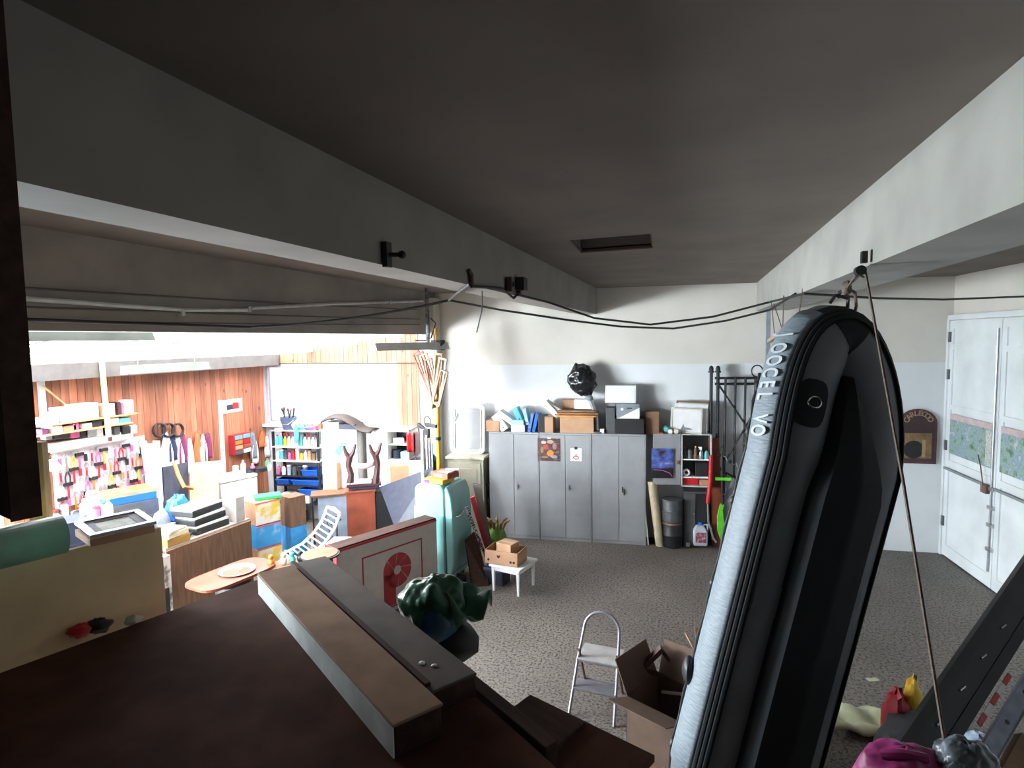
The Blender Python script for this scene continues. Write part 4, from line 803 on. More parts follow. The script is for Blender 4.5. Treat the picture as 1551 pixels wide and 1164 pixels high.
# truss rack
def rack():
    off = .22; zt = atb(1080, 562, off).z; t = thing('truss_rack', 'black steel truss rack with cross braces against the back wall', 'rack', bw(atb(1080, 700, off).x, off, 0), BETA)
    xl = 0; xr = (atb(1166, 700, off).x-atb(1080, 700, off).x)/CB; zb = atb(1090, 573, off).z
    for x in (xl-.06, xl+.05):
        b = MB(); b.cyl((x, 0, 0), (x, 0, zt), .028, n=10); b.build('mast', blackm, t); b = MB(); b.blob((x, 0, zt+.03), (.04, .04, .06), 8, 6); b.cyl((x, 0, zt-.03), (x, 0, zt), .05, n=10); b.build('mast_head', black, t, smooth=True)
    for z in (zb, zb-.10): b = MB(); b.cyl((xl, 0, z), (xr, 0, z), .022, n=8); b.build('top_rail', blackm, t)
    for k in range(5): x = .16+k*.16; b = MB(); b.cyl((x, -.03, .55), (x+.01, -.03, zb), .020, n=8); b.build('upright', blackm, t)
    for (x0, z0, x1, z1) in ((.05, zb-.1, .75, 1.75), (.75, zb-.35, .1, 1.35), (.1, 1.35, .9, .9)): b = MB(); b.cyl((x0, -.05, z0), (x1, -.05, z1), .016, n=8); b.build('cross_brace', blackm, t)
    b = MB(); b.cyl((.72, -.07, 1.9), (.80, -.07, zb-.02), .018, n=8); b.build('white_rod', white, t)
    b = MB(); b.tube([(xr-.25+.09*math.cos(q), -.05, zb+.12+.10*math.sin(q)) for q in [j*.5 for j in range(26)]], .012, 6); b.build('coiled_cable', black, t, smooth=True)
    o = MB().b2((.62, .02, 1.55), (.82, .05, 2.1)).build('yellow_panel', mat('ochre_panel', (0.4, 0.25, 0.08), .6), t)
rack()
for k, (px, py) in enumerate([(1090, 690), (1106, 700), (1098, 720), (1112, 735), (1093, 745)]):
    p = atb(px, py, .42); t = thing('bike_part', ['round chrome pedal hung on the rack', 'steel crank hung on the rack', 'bent steel handle hung on the rack', 'small steel clamp hung on the rack', 'curved steel hook hung low on rack'][k], 'metal part', p, BETA)
    b = MB(); b.tube([(0, 0, 0), (.04, 0, -.05*(k % 3)), (.10, 0, -.03), (.12, 0, -.10)], .012, 6); b.build('bar', steel, t, smooth=True); b = MB(); b.blob((0, 0, 0), (.03, .02, .03), 8, 6); b.build('joint', blackm, t, smooth=True)
# grey post and hanging ledge by the beam
p0 = at(1165, 413, Y=10.2); t = thing('steel_post', 'square grey steel post rising to the ceiling beam', 'post', (p0.x, p0.y, 0), BETA); MB().b2((-.03, -.03, 0), (.03, .03, CEIL-.01)).build('shaft', mat('grey_post', (0.30, 0.32, 0.36), .5, .2), t); MB().b2((-.06, -.06, 0), (.06, .06, .012)).build('foot_plate', greydark, t)
p1 = at(1170, 517, D=7.2); p2 = at(1208, 492, D=5.9); t = thing('hanging_ledge', 'narrow wooden ledge hung on cords beside the boat bow', 'shelf', p1); d = p2-p1; rz = math.atan2(d.y, d.x); o = MB().b2((0, -.06, -.02), (d.length, .06, .02)).build('ledge_board', mat('ledge_wood', (0.33, 0.26, 0.18), .7), t, rz=rz); o.rotation_euler = (0, -math.asin(d.z/d.length), rz)
for q0, q1 in ((p1+Vector((.03, 0, 0)), at(1168, 455, D=7.2)), (p2, at(1216, 437, X=1.03)), (p1.lerp(p2, .45), at(1187, 448, D=6.6)), (p1.lerp(p2, .5), at(1172, 460, D=6.8))): b = MB(); b.tube([q0-p1, q1-p1], .006, 6); b.build('cord', rope, t)

# ================================================================ MIDDLE OF THE HALL
# turquoise refrigerator, front turned to the hall
def fridge():
    t = thing('refrigerator', 'old turquoise refrigerator with rounded top and chrome handle', 'refrigerator', (-4.02, 8.02, 0), math.radians(-6)); H = 1.50; W = .62
    def prof(w, h, z0, r, n=6):
        pts = [(0, z0), (w, z0)]
        pts += [(w-r+r*math.sin(a), h-r+r*math.cos(a)) for a in [math.pi/2-j*math.pi/2/n for j in range(n+1)]]+[(r-r*math.sin(a), h-r+r*math.cos(a)) for a in [j*math.pi/2/n for j in range(n+1)]]
        return pts
    MB().prism(prof(.50, H, .09, .10), W).build('fridge_body', fridgem, t, bev=.02, smooth=True)
    MB().b2((.50, .02, .12), (.525, W-.02, H-.05)).build('gasket', gasket, t)
    def dprof(): return [(.525, .16), (.60, .16), (.635, .30), (.645, .7), (.64, 1.1), (.62, 1.32), (.57, 1.45), (.525, H-.01)]
    MB().prism(dprof(), W).build('door', fridgem, t, bev=.018, smooth=True)
    b = MB(); b.tube([(.645, .10, 1.02), (.68, .11, 1.03), (.69, .22, 1.05), (.66, .30, 1.06)], .014, 8); b.build('handle', chrome, bpy.data.objects[[o.name for o in t.children if o.name.startswith('door')][0]], smooth=True)
    MB().b2((.525, .01, .09), (.60, W-.01, .155)).build('kick_plate', fridgem, t, bev=.008)
    for x in (.05, .5):
        for y_ in (.06, W-.06): b = MB(); b.cyl((x, y_, 0), (x, y_, .095), .022, n=8); b.build('foot', blackm, t)
    b = MB(); b.b2((-.03, .02, .5), (0, .1, 1.15)); b.build('side_trim', fridgem, t)
fridge()
z = 1.505
p = at(684, 734, Z=z); t = carton('yellow_box', 'flat yellow box on top of the turquoise refrigerator', Vector((-3.73, 8.06, z)), .36, .3, .06, yellow, math.radians(-14), tape=False); MB().b2((-.17, -.002, .005), (-.07, 0, .05)).build('print_mark', mat('purple_ink', (0.25, 0.02, 0.2), .5), t)
t = carton('red_box', 'red box with papers stacked on the flat yellow box', Vector((-3.66, 8.13, z+.066)), .34, .26, .085, mat('red_card', (0.45, 0.09, 0.05), .5), math.radians(-20), tape=False); MB().b2((-.11, -.002, .02), (.06, 0, .06)).build('label', mat('pale_red', (0.6, 0.25, 0.2), .5), t)
for k in range(3): o = MB().b2((0, 0, 0), (.20, .12, .006)).build('leaflet', [paper, greybox, paper][k], loc=(-3.70+.05*k, 8.16+.03*k, z+.158+.008*k), rz=.3*k-.3); tag(o, ['white leaflet at the bottom of those on the red box', 'grey leaflet between white ones on the red box', 'white leaflet topmost on the red box'][k], 'leaflet')
# cream cupboard and white framed panel behind it
p = at(706, 860, Z=0); c0 = atb(676, 700, .55); c1 = atb(735, 700, .55)
cwid = (c1.x-c0.x)/CB-.06; zt = atb(705, 692, .55).z
t = thing('cream_cupboard', 'tall cream painted cupboard behind the turquoise refrigerator', 'cupboard', bw(c0.x-.02, .57, 0), BETA)
MB().b2((0, .02, 0), (cwid, .5, zt-.05)).build('cupboard_body', creamcab, t, bev=.006); MB().b2((-.03, -.03, zt-.05), (cwid+.03, .5, zt)).build('cornice', creamcab, t, bev=.012)
d = MB(); d.b2((.05, 0, .1), (cwid-.05, .02, zt-.12)); dd = d.build('cupboard_door', creamcab, t, bev=.004); f = MB(); f.b2((.12, -.006, .2), (cwid-.12, 0, zt-.22)); f.build('raised_panel', creamcab, dd, bev=.006); b = MB(); b.blob((.09, -.02, .8), (.015, .02, .015), 8, 6); b.build('knob', carddk, dd)
q0, w, h = span(681, 613, 735, 689, off=.30)
def rrect(w, h, r, n=5):
    out = []
    for cx, cz, a0 in ((w/2-r, h-r, 0), (-w/2+r, h-r, math.pi/2), (-w/2+r, r, math.pi), (w/2-r, r, 1.5*math.pi)): out += [(cx+r*math.cos(a0+j*math.pi/2/n), cz+r*math.sin(a0+j*math.pi/2/n)) for j in range(n+1)]
    return out
t = thing('caravan_window', 'white framed window panel with rounded corners leaning on cream cupboard', 'window panel', Vector((q0.x, q0.y, zt+.003)), 0, rot=(math.radians(-4), 0, BETA))
def ringmesh(w, h, r, b_, y0, y1):
    o_ = rrect(w, h, r); i_ = [(x*(1-2*b_/w), b_+(z_-0)*(1-2*b_/h)) for x, z_ in o_]; n = len(o_); m = MB()
    vs = [(x, y0, z_) for x, z_ in o_]+[(x, y0, z_) for x, z_ in i_]+[(x, y1, z_) for x, z_ in o_]+[(x, y1, z_) for x, z_ in i_]
    fs = []
    for k in range(n):
        j = (k+1) % n; fs += [(k, j, n+j, n+k), (2*n+k, 3*n+k, 3*n+j, 2*n+j), (k, 2*n+k, 2*n+j, j), (n+k, n+j, 3*n+j, 3*n+k)]
    return m._add(vs, fs)
ringmesh(w, h, .10, .05, 0, .05).build('outer_frame', mat('panel_frame_paint', (0.52, 0.51, 0.48), .5), t); ringmesh(w-.12, h-.12, .05, .025, .0, .04).build('inner_frame', mat('panel_inner_paint', (0.40, 0.38, 0.34), .5), t, loc=(0, 0, .06))
MB().b2((-w/2+.09, .02, .09), (w/2-.09, .026, h-.09)).build('pane', mat('frosted_pane', (0.25, 0.255, 0.26), .25, var=.1, scale=2), t)
b = MB(); b.cyl((-w/2+.14, -.01, h-.18), (-w/2+.10, -.01, h-.30), .010, n=6); b.build('stay', steel, t); b = MB(); b.box((-w/2+.12, -.01, h*.62), (.06, .02, .02)); b.build('latch', steel, t)
# boards leaning on the refrigerator front
def leanboard(name, label, x0, y0, x1, y1, zb, m, th=.02, D0=None):
    pb = at(x1, y1, Z=zb)
    return pb
def quadboard(name, label, cat, P4, th, m):      # a real board through four corners, given thickness behind
    a, b, c, d = [Vector(q) for q in P4]; n = (b-a).cross(d-a).normalized()
    if n.dot(CP-a) < 0: n = -n
    n *= th; org = a; q = [v-org for v in (a, b, c, d)]
    mb = MB(); mb._add([v for v in q]+[v-n for v in q], [(0,1,2,3),(7,6,5,4)]+[(i, 4+i, 4+(i+1) % 4, (i+1) % 4) for i in range(4)])
    return tag(mb.build(name, m, loc=org), label, cat)
bx = -3.36
g1, g2 = at(714, 890, Z=0.0), at(741, 888, Z=0.0)
quadboard('brown_board', 'dark brown board leaning at an angle against the refrigerator', 'board', [g1, g2, Vector((bx+.16, g2.y+.35, .72)), Vector((bx+.10, g1.y+.12, .66))], .02, darkwood)
g3 = at(738, 855, Z=.12); quadboard('checked_strip', 'narrow black and white strip leaning against the refrigerator', 'strip', [g3, g3+Vector((.03, .03, 0)), at(709, 768, D=8.62), at(704, 770, D=8.6)], .012, mat_print('checker_print', [(0.01, 0.01, 0.01), (0.02, 0.02, 0.02), (0.6, 0.6, 0.62), (0.02, 0.02, 0.02)], 26, detail=0))
g4 = at(737, 840, Z=.2); quadboard('red_strip', 'narrow red board leaning behind the checked strip', 'strip', [g4, g4+Vector((.05, .04, 0)), at(719, 752, D=8.85), at(712, 755, D=8.85)], .012, redprint)
g5 = at(741, 830, Z=.3); quadboard('grey_plank', 'grey plank leaning against refrigerator beside cream cupboard', 'plank', [g5-Vector((.05, 0, 0)), g5+Vector((.04, .04, 0)), at(728, 735, D=9.0), at(716, 733, D=9.0)], .02, mat('grey_plank_wood', (0.17, 0.15, 0.13), .7))
g6 = at(690, 886, Z=0); o = MB().b2((-.15, -.03, 0), (.28, .04, .025)).build('floor_batten', cardl, loc=at(688, 893, Z=0), rz=.05); tag(o, 'short pale batten lying on floor before the refrigerator', 'batten')
t = thing('floor_cable_coil', 'black coiled hose on floor under the refrigerator door', 'hose', at(695, 884, Z=0)); b = MB(); b.tube([(.11*math.cos(q), .07*math.sin(q), .02+.006*q) for q in [j*.45 for j in range(34)]], .014, 6); b.build('coil', black, t, smooth=True)
t = thing('toolbox', 'dark blue toolbox on floor behind the white stool', 'toolbox', at(744, 886, Z=0), math.radians(-10)); MB().b2((-.12, 0, 0), (.2, .25, .2)).build('box_body', navy, t, bev=.01); MB().b2((-.13, -.01, .2), (.21, .26, .25)).build('lid', mat('blue_lid', (0.05, 0.07, 0.14), .4), t, bev=.01); b = MB(); b.tube([(-.05, .12, .25), (-.05, .12, .3), (.12, .12, .3), (.12, .12, .25)], .012, 6); b.build('handle', steel, t)
t = thing('garden_basket', 'green bag of brown plants between cupboard and stool', 'bag', Vector((-3.03, 8.95, 0)), 0); MB().blob((0, 0, .34), (.17, .15, .34), 14, 10, noise=.06, seed=6).build('bag', mat('olive_green', (0.12, 0.24, 0.03), .5), t, smooth=True)
for k in range(7): a = k*.9; b = MB(); b.tube([(.08*math.cos(a), .06*math.sin(a), .55), (.14*math.cos(a), .1*math.sin(a), .70), (.22*math.cos(a), .16*math.sin(a), .74)], [.02, .03, .01], 6); b.build('dry_stem', mat('dry_plant', (0.22, 0.13, 0.06), .8), t, smooth=True)
for k, (px, py) in enumerate([(737, 735), (739, 760)]):
    p = bw(CX0-.025, CD-.03, atb(px, py, .5).z); o = MB().blob((0, 0, 0), (.03, .04, .05), 8, 6, noise=.2, seed=k).build('hung_glove', black, smooth=True, loc=p); tag(o, ['dark glove hung high on the side of the grey cabinets', 'dark glove hung low on the side of the grey cabinets'][k], 'glove')
# white stool with cartons
sp = [Vector((-2.787, 7.948, 0)), Vector((-2.343, 7.836, 0))]; srz = math.atan2(sp[1].y-sp[0].y, sp[1].x-sp[0].x)
t = thing('low_table', 'small white wooden table carrying a fruit crate', 'table', sp[0], srz); TW, TD, TH = .46, .48, .40
MB().b2((-.03, -.03, TH-.03), (TW+.03, TD+.03, TH)).build('tabletop', white, t, bev=.006)
for x in (0, TW-.045):
    for y_ in (0, TD-.045):
        b = MB(); b._add([(x+.008, y_+.008, 0), (x+.037, y_+.008, 0), (x+.037, y_+.037, 0), (x+.008, y_+.037, 0), (x, y_, TH-.03), (x+.045, y_, TH-.03), (x+.045, y_+.045, TH-.03), (x, y_+.045, TH-.03)], [(3,2,1,0),(4,5,6,7),(0,1,5,4),(1,2,6,5),(2,3,7,6),(3,0,4,7)]); b.build('leg', white, t)
for (x0, y0, x1, y1) in ((.045, .005, TW-.045, .025), (.045, TD-.025, TW-.045, TD-.005), (.005, .045, .025, TD-.045), (TW-.025, .045, TW-.005, TD-.045)): MB().b2((x0, y0, TH-.09), (x1, y1, TH-.03)).build('apron', white, t)
cr = sp[0]+Vector((math.cos(srz)*.16-math.sin(srz)*.0, math.sin(srz)*.16+.02, TH+.002))
t = open_carton('fruit_crate', 'open tan fruit crate with heart shaped holes on white table', cr, .52, .36, .20, cardl, srz+math.radians(8), flaps=(0, 0, 0, 0), th=.01)
heart = [(0, -.028), (.022, -.004), (.027, .010), (.018, .020), (.006, .017), (0, .008), (-.006, .017), (-.018, .020), (-.027, .010), (-.022, -.004)]
for x in (-.04,): b = MB(); b.prism([(x+a, .12+c_) for a, c_ in heart], -.004); b.build('heart_hole', darkwood, t)
for x in (-.2, .15, .2): b = MB(); b.cyl((x, -.004, .06), (x, .002, .06), .018, n=10); b.build('vent_hole', darkwood, t)
t2 = thing('crate_side_mark', 'x', 'x'); bpy.data.objects.remove(t2)
carton('small_carton', 'small tan carton with open flaps standing inside fruit crate', cr+Vector((.02, .06, .012)), .26, .22, .28, cardl, srz+math.radians(-4)); 
# illuminated-sign box with the red emblem
def signbox():
    A, B = Vector((-4.22, 6.24, 0)), Vector((-3.55, 7.74, 0)); d = B-A; L = d.length; rz = math.atan2(d.y, d.x); H = 1.09
    t = thing('sign_box', 'brown and white box sign with large red letter P emblem', 'sign', A, rz)
    MB().b2((0, .0, 0), (L, .24, H)).build('sign_case', darkwood, t, bev=.006); MB().b2((-.012, -.01, 0), (.0, .25, H+.006)).build('end_trim', redprint, t); MB().b2((0, -.006, 0.0), (L, .0, H-.03)).build('sign_face', mat('sign_face', (0.50, 0.47, 0.43), .5, var=.06), t); MB().b2((0, -.012, H-.05), (L, .0, H-.02)).build('red_edge', redprint, t)
    b = MB(); x0, x1, z0, z1 = .36, L-.28, .05, H-.22; e = .02
    for r in ((x0, z0, x1, z0+e), (x0, z1-e, x1, z1), (x0, z0+e, x0+e, z1-e), (x1-e, z0+e, x1, z1-e)): b.b2((r[0], -.009, r[1]), (r[2], -.005, r[3]))
    b.build('red_border', redprint, t)
    cx, cz, ro, ri = (x0+x1)/2+.06, z1-.33, .235, .065
    for k in range(8):                           # shutter blades round the open middle
        a0 = k*math.pi/4+.03; a1 = (k+1)*math.pi/4-.03; pts = [(cx+ri*math.cos(a0+.5), cz+ri*math.sin(a0+.5))]
        pts += [(cx+ro*math.cos(a0+(a1-a0)*j/5), cz+ro*math.sin(a0+(a1-a0)*j/5)) for j in range(6)]+[(cx+ri*math.cos(a1+.44), cz+ri*math.sin(a1+.44))]
        if k == 5: pass
        b = MB(); b.prism(pts, -.006); b.build('red_blade', redprint, t, loc=(0, -.006, 0))
    b = MB(); b.prism([(cx-ro, cz), (cx-ro, z0+.03), (cx-.04, z0+.03), (cx-.04, cz-.05), (cx-.09, cz)], -.006); b.build('red_stem', redprint, t, loc=(0, -.006, 0))
signbox()
# stepladder
def ladder():
    a, b_ = Vector((-1.13, 5.40, 0)), Vector((-.69, 5.36, 0)); d = b_-a; W = d.length+.0; rz = math.atan2(d.y, d.x); t = thing('step_ladder', 'small aluminium stepladder with hooped handrail on the floor', 'ladder', a, rz)
    top = at(905, 914, Y=6.05).z
    pts = [(0, 0, 0), (.02, .28, top*.55), (.035, .42, top*.80)]; n = 12; cx = W/2; r = W/2-.04
    hp = [(cx-r*math.cos(j*math.pi/n), .44+.05*math.sin(j*math.pi/n), top*.80+top*.19*math.sin(j*math.pi/n)) for j in range(n+1)]
    b = MB(); b.tube([(0, 0, 0), (.02, .26, top*.5)]+hp+[(W-.02, .26, top*.5), (W, 0, 0)], .016, 8); b.build('hoop_rail', alu, t, smooth=True)
    for x in (.03, W-.03): b = MB(); b.tube([(x, .28, top*.62), (x, .55, .0)], .014, 6); b.build('rear_leg', mat('ladder_red_brown', (0.12, 0.06, 0.06), .5, .3), t)
    for k, (z_, dp) in enumerate([(.22, .16), (.44, .20), (top*.52, .30)]):
        yy = .26*z_/(top*.5); MB().b2((.01, yy-.02, z_-.012), (W-.01, yy+dp, z_+.012)).build('step', alu if k < 2 else mat('step_grey', (0.36, 0.34, 0.33), .6), t, bev=.006)
    b = MB(); b.cyl((.03, .5, .12), (W-.03, .5, .12), .01, n=6); b.build('stretcher', alu, t)
ladder()
# cartons before the boat
open_carton('open_carton', 'open brown carton with raised flaps beside the stepladder', Vector((-.28, 4.75, 0)), .55, .5, .62, mat('dark_brown_carton', (0.11, 0.066, 0.044), .8), math.radians(-28), flaps=(1.15, .9, .35, 1.25), fl=.75)  # darker brown than the other cartons
open_carton('tall_open_carton', 'tall open carton holding scrap wood next to the boat', Vector((.36, 5.35, 0)), .45, .4, .70, cardl, math.radians(15), flaps=(1.0, 1.3, 0, 1.2))
def bundle(name, label, c, segs, cat):
    t = thing(name, label, cat, c)
    for k, (pp, q, s_, m) in enumerate(segs):
        d = (Vector(q)-Vector(pp)); o = MB().box((0, 0, d.length/2), (s_, s_*.6, d.length)).build('piece', m, t, bev=.003); o.location = pp; o.rotation_euler = d.to_track_quat('Z', 'Y').to_euler()
    return t
c = at(985, 1010, D=5.3); 
bundle('wood_lever', 'dark wooden frame of crossed pieces lying over the cartons', c, [((-.22, -.05, .03), (.28, .1, -.17), .05, darkwood), ((-.10, .0, -.05), (.10, .05, .16), .07, winewood), ((.08, .05, .16), (.16, .05, .05), .04, darkwood), ((.10, 0, -.22), (.34, -.1, -.15), .03, offwhite)], 'wood frame')
o = carton('brown_carton', 'plain brown carton standing between stepladder and boat', Vector((-.32, 4.0, 0)), .40, .34, .42, carddk, .2)
# ================================================================ RIGHT FOREGROUND
def rladder():
    # a leaning black loading ramp ladder
    pt, pb = at(1560, 838, D=4.2), at(1345, 1150, D=3.3); d = pt-pb; t = thing('black_ramp', 'black steel ramp ladder with bright rivets leaning to the right', 'ramp', pb); ax = d.normalized(); s = ax.cross(Vector((0, 1, 0))).normalized(); s = Vector((-ax.z, .35, ax.x)).normalized(); s = (s-ax*s.dot(ax)).normalized(); side = ax.cross(s).normalized()
    if side.dot(-FW) < 0: side = -side
    lat = ax.cross(side).normalized(); lat = lat if lat.dot(RT) > 0 else -lat
    Lg = d.length*1.35
    def beam(o0, w, th, m, nm, p=t, l0=-.6, l1=Lg):
        a, b = o0+ax*l0, o0+ax*l1; q = [a-lat*w/2, a+lat*w/2, b+lat*w/2, b-lat*w/2]; mb = MB(); mb._add(q+[v-side*th for v in q], [(0,1,2,3),(7,6,5,4)]+[(i, 4+i, 4+(i+1) % 4, (i+1) % 4) for i in range(4)]); return mb.build(nm, m, p)
    beam(lat*.03, .06, .06, blackm, 'rail'); beam(lat*.20, .06, .06, blackm, 'rail')
    for k in range(10): o0 = ax*(-.3+k*.24); q = [o0+lat*.03, o0+lat*.20]; b = MB(); b.cyl(q[0]-side*.03, q[1]-side*.03, .02, n=8); b.build('rung', blackm, t)
    for k in range(5): b = MB(); b.cyl(ax*(.1+k*.3)+lat*.10-side*.0, ax*(.1+k*.3)+lat*.11+ax*.05-side*.0, .006, n=6); b.build('bright_mark', steel, t)
    beam(lat*.115-side*.005, .15, .01, black, 'mesh_deck')
    t2 = thing('hazard_strip', 'red and white reflective strip between black ramp and grey rail', 'reflector', pb+lat*.265+ax*.62)
    for k in range(5): b = MB(); a0 = ax*(.09*k); mb = MB(); q = [a0-lat*.014, a0+lat*.014, a0+ax*.085+lat*.014, a0+ax*.085-lat*.014]; mb._add(q+[v-side*.006 for v in q], [(0,1,2,3),(7,6,5,4)]+[(i, 4+i, 4+(i+1) % 4, (i+1) % 4) for i in range(4)]); mb.build('strip_segment', [red, white][k % 2], t2)
    t3 = thing('perforated_rail', 'blue grey steel rail with round holes leaning beside the ramp', 'rail', pb+lat*.37); beam(Vector((0, 0, 0)), .085, .03, mat('blue_grey_steel', (0.20, 0.22, 0.28), .45, .3, var=.2, scale=10), 'rail_web', t3)
    beam(lat*.045-side*.0, .012, .06, greydark, 'rail_flange', t3)
    for k in range(6): b = MB(); c0 = ax*(.0+k*.26); b.cyl(c0+side*.002, c0-side*.01, .014, n=10); b.build('hole', black, t3)
    t4 = thing('timber_offcut', 'orange brown timber offcut leaning beside the perforated rail', 'timber', pb+lat*.52-ax*.1); beam(Vector((0, 0, 0)), .13, .06, mat('orange_timber', (0.22, 0.11, 0.05), .6, var=.3, scale=5), 'timber', t4, -.3, .9); beam(lat*.12, .05, .05, darkwood, 'bark_strip', t4, -.3, .9)
rladder()
q = at(1372, 1170, D=2.5); t = thing('pink_bag', 'crumpled magenta cloth bag lying before the black ramp', 'bag', q); MB().blob((0, 0, -.03), (.20, .14, .14), 20, 12, noise=.05, seed=21).build('bag', magenta, t, smooth=True, ang=180); crumple(t.children[-1], .05, .09); b = MB(); b.tube([(-.1, -.03, .08), (-.03, -.05, .11), (.06, -.04, .10)], .02, 8); b.build('fold', magenta, t, smooth=True)
q = at(1462, 1175, D=2.45); t = thing('clear_bag', 'clear plastic bag with bluish contents beside the magenta bag', 'bag', q); MB().blob((0, 0, -.0), (.13, .11, .15), 18, 12, noise=.09, seed=22).build('bag', mat('cloudy_plastic', (0.22, 0.26, 0.30), .15, var=.5, scale=9, bump=.5), t, smooth=True, ang=180); crumple(t.children[-1], .06, .06); MB().blob((-.05, -.06, .02), (.06, .05, .08), 10, 8, noise=.1, seed=3).build('contents', bluegrey, t, smooth=True)
p = at(1385, 1085, D=5.0); 
for k, (px, py, m, nm, lb, s_) in enumerate([(1358, 1075, redprint, 'red_sack', 'dark red sack on the floor behind the black ramp', .11), (1383, 1055, yellow, 'yellow_tub', 'yellow tub on the floor behind the black ramp', .08)]):
    q = at(px, py, D=5.2); zc = q.z; t = thing(nm, lb, nm.split('_')[1], Vector((q.x, q.y, 0)))
    MB().blob((0, 0, zc*.5+.08), (s_, s_, zc*.5+.10), 14, 10, noise=.14, seed=k).build('cover', m, t, smooth=True); MB().lathe([(s_*.9, 0), (s_*.8, .04)], 14).build('base', black, t)
t = thing('crumpled_sheet', 'pale green crumpled sheet lying on floor beside the boat', 'paper', at(1306, 1098, Z=0)); MB().grid(lambda u, v: Vector(((u-.5)*.65, (v-.5)*.5, .03+.05*abs(math.sin(u*7+v*3))+.03*math.sin(v*11))), 12, 10).build('sheet', mat('pale_green_sheet', (0.42, 0.43, 0.28), .6), t, smooth=True, solid=.004)
o = MB().b2((-.06, -.03, 0), (.06, .03, .004)).build('paper_scrap', mat('pale_green_sheet', (0, 0, 0)), loc=at(1322, 1030, Z=0), rz=.4); tag(o, 'tiny pale paper scrap alone on floor beyond boat', 'paper')
t = thing('dark_tarp', 'dark folded tarpaulin on floor at the boat stern', 'tarpaulin', Vector((1.9, 5.35, 0))); MB().blob((0, 0, .22), (.45, .4, .28), 16, 10, noise=.1, seed=31).build('cover', mat('dark_tarp', (0.03, 0.035, 0.04), .5, bump=.3), t, smooth=True); MB().blob((.2, -.2, .45), (.15, .12, .14), 10, 8, noise=.1, seed=5).build('fold', bluegrey, t, smooth=True)
# arched wooden plaque on the back wall
p, w, h = span(1362, 619, 1413, 702, off=.01)
t = thing('arched_plaque', 'arched dark red plaque with gilt lettering and animal painting', 'sign', p, BETA)
def arch(w, h, n=12): return [(-w/2, 0), (w/2, 0)]+[(w/2*math.cos(j*math.pi/n), h-w*.42+w*.42*math.sin(j*math.pi/n)) for j in range(n+1)]
MB().prism(arch(w, h), -.035).build('plaque_board', mat('plaque_red', (0.09, 0.025, 0.025), .45), t); MB().prism([(x*.86, .04+z_*.91) for x, z_ in arch(w, h)], -.006, Matrix.Translation((0, -.035, 0))).build('painted_field', mat('plaque_dark', (0.045, 0.022, 0.025), .5), t)
MB().b2((-w*.40, -.045, h*.10), (w*.36, -.041, h*.56)).build('picture', mat('plaque_gilt', (0.22, 0.13, 0.06), .5, var=.3, scale=9), t)
b = MB(); b.blob((-.05, -.047, h*.30), (.16, .006, .16), 12, 8); b.b2((.05, -.05, h*.12), (.10, -.044, h*.42)); 
MB().blob((-.06, -.046, h*.26), (.15, .005, .15), 12, 8).build('dark_figure', black, t, smooth=True); MB().b2((.06, -.05, h*.13), (.11, -.044, h*.44)).build('pale_figure', mat('plaque_pale', (0.35, 0.25, 0.12), .5), t)
word = 'CARLECOO'; gm = mat('gilt_letter', (0.30, 0.20, 0.13), .5)
for j, ch in enumerate(word):
    a = math.radians(158-j*18.5); rr = w*.335; mt = Matrix.Translation((rr*math.cos(a), -.046, h-w*.46+rr*1.0*math.sin(a))) @ Matrix.Rotation(math.pi/2-a, 4, 'Y') @ Matrix.Rotation(math.pi/2, 4, 'X')
    text_mesh('gilt_letter', ch, .12, gm, t, mt, .002)
# ================================================================ CEILING FITTINGS AND CABLES
def fluo(label, a, b, m, ww=.16, cap=white, drop=None):
    a, b = Vector(a), Vector(b); d = b-a; L = d.length; rz = math.atan2(d.y, d.x); t = thing('strip_light', label, 'lamp', a, rz, 'strip lights')
    hh = .07; pr = [(-ww/2, -.05), (-ww*.3, .02), (-ww*.18, hh), (ww*.18, hh), (ww*.3, .02), (ww/2, -.05), (ww/2-.01, -.05), (0, .01), (-ww/2+.01, -.05)]
    mtx = Matrix.Rotation(-math.pi/2, 4, 'Z'); MB().prism(pr, L, mtx).build('reflector', m, t)
    for x in (0, L-.0): MB().b2((x-.012, -ww*.25, -.05), (x+.012, ww*.25, hh-.01)).build('end_cap', cap, t)
    for y_ in (-.035, .035): bq = MB(); bq.cyl((.03, y_, -.03), (L-.03, y_, -.03), .016, n=8); bq.build('tube', mat('lamp_tube_glass', (0.8, 0.82, 0.82), .2), t, smooth=True)
    for x in (L*.15, L*.85): bq = MB(); bq.cyl((x, 0, hh), (x, 0, hh+(drop or .12)), .005, n=6); bq.build('hanger', steel, t)
fluo('long green grey strip light under the lintel nearest the timber upright', at(20, 508, X=-5.25), at(226, 508, X=-5.25), greenlamp, .16)
fluo('green strip light hung below the fascia before pine boards', at(188, 562, X=-7.8), at(312, 556, X=-7.8), mat('pale_green_enamel', (0.035, 0.05, 0.028), .5), .2)
fluo('grey strip light beside the column over the upturned chair', at(566, 527, D=9.2), at(676, 523, D=10.0), lampgrey, .24, lampgrey)
t = thing('junction_box', 'black junction box clamped to pipe beside the column', 'box', at(660, 531, D=9.9), -YAW); MB().b2((-.11, 0, 0), (.11, .12, .17)).build('box_body', black, t, bev=.01); b = MB(); b.cyl((-.03, .05, -.06), (-.03, .05, 0), .03, n=8); b.build('gland', steel, t)
def pipe(name, label, cat, pts, r_, m, extra=()):
    p0 = Vector(pts[0]); t = thing(name, label, cat, p0); MB().tube([Vector(q)-p0 for q in pts], r_, 8).build('run', m, t, smooth=True)
    for q in extra: MB().box(Vector(q)-p0, (.05, .04, .06)).build('clip', m, t)
    return t
XL = LX+.03
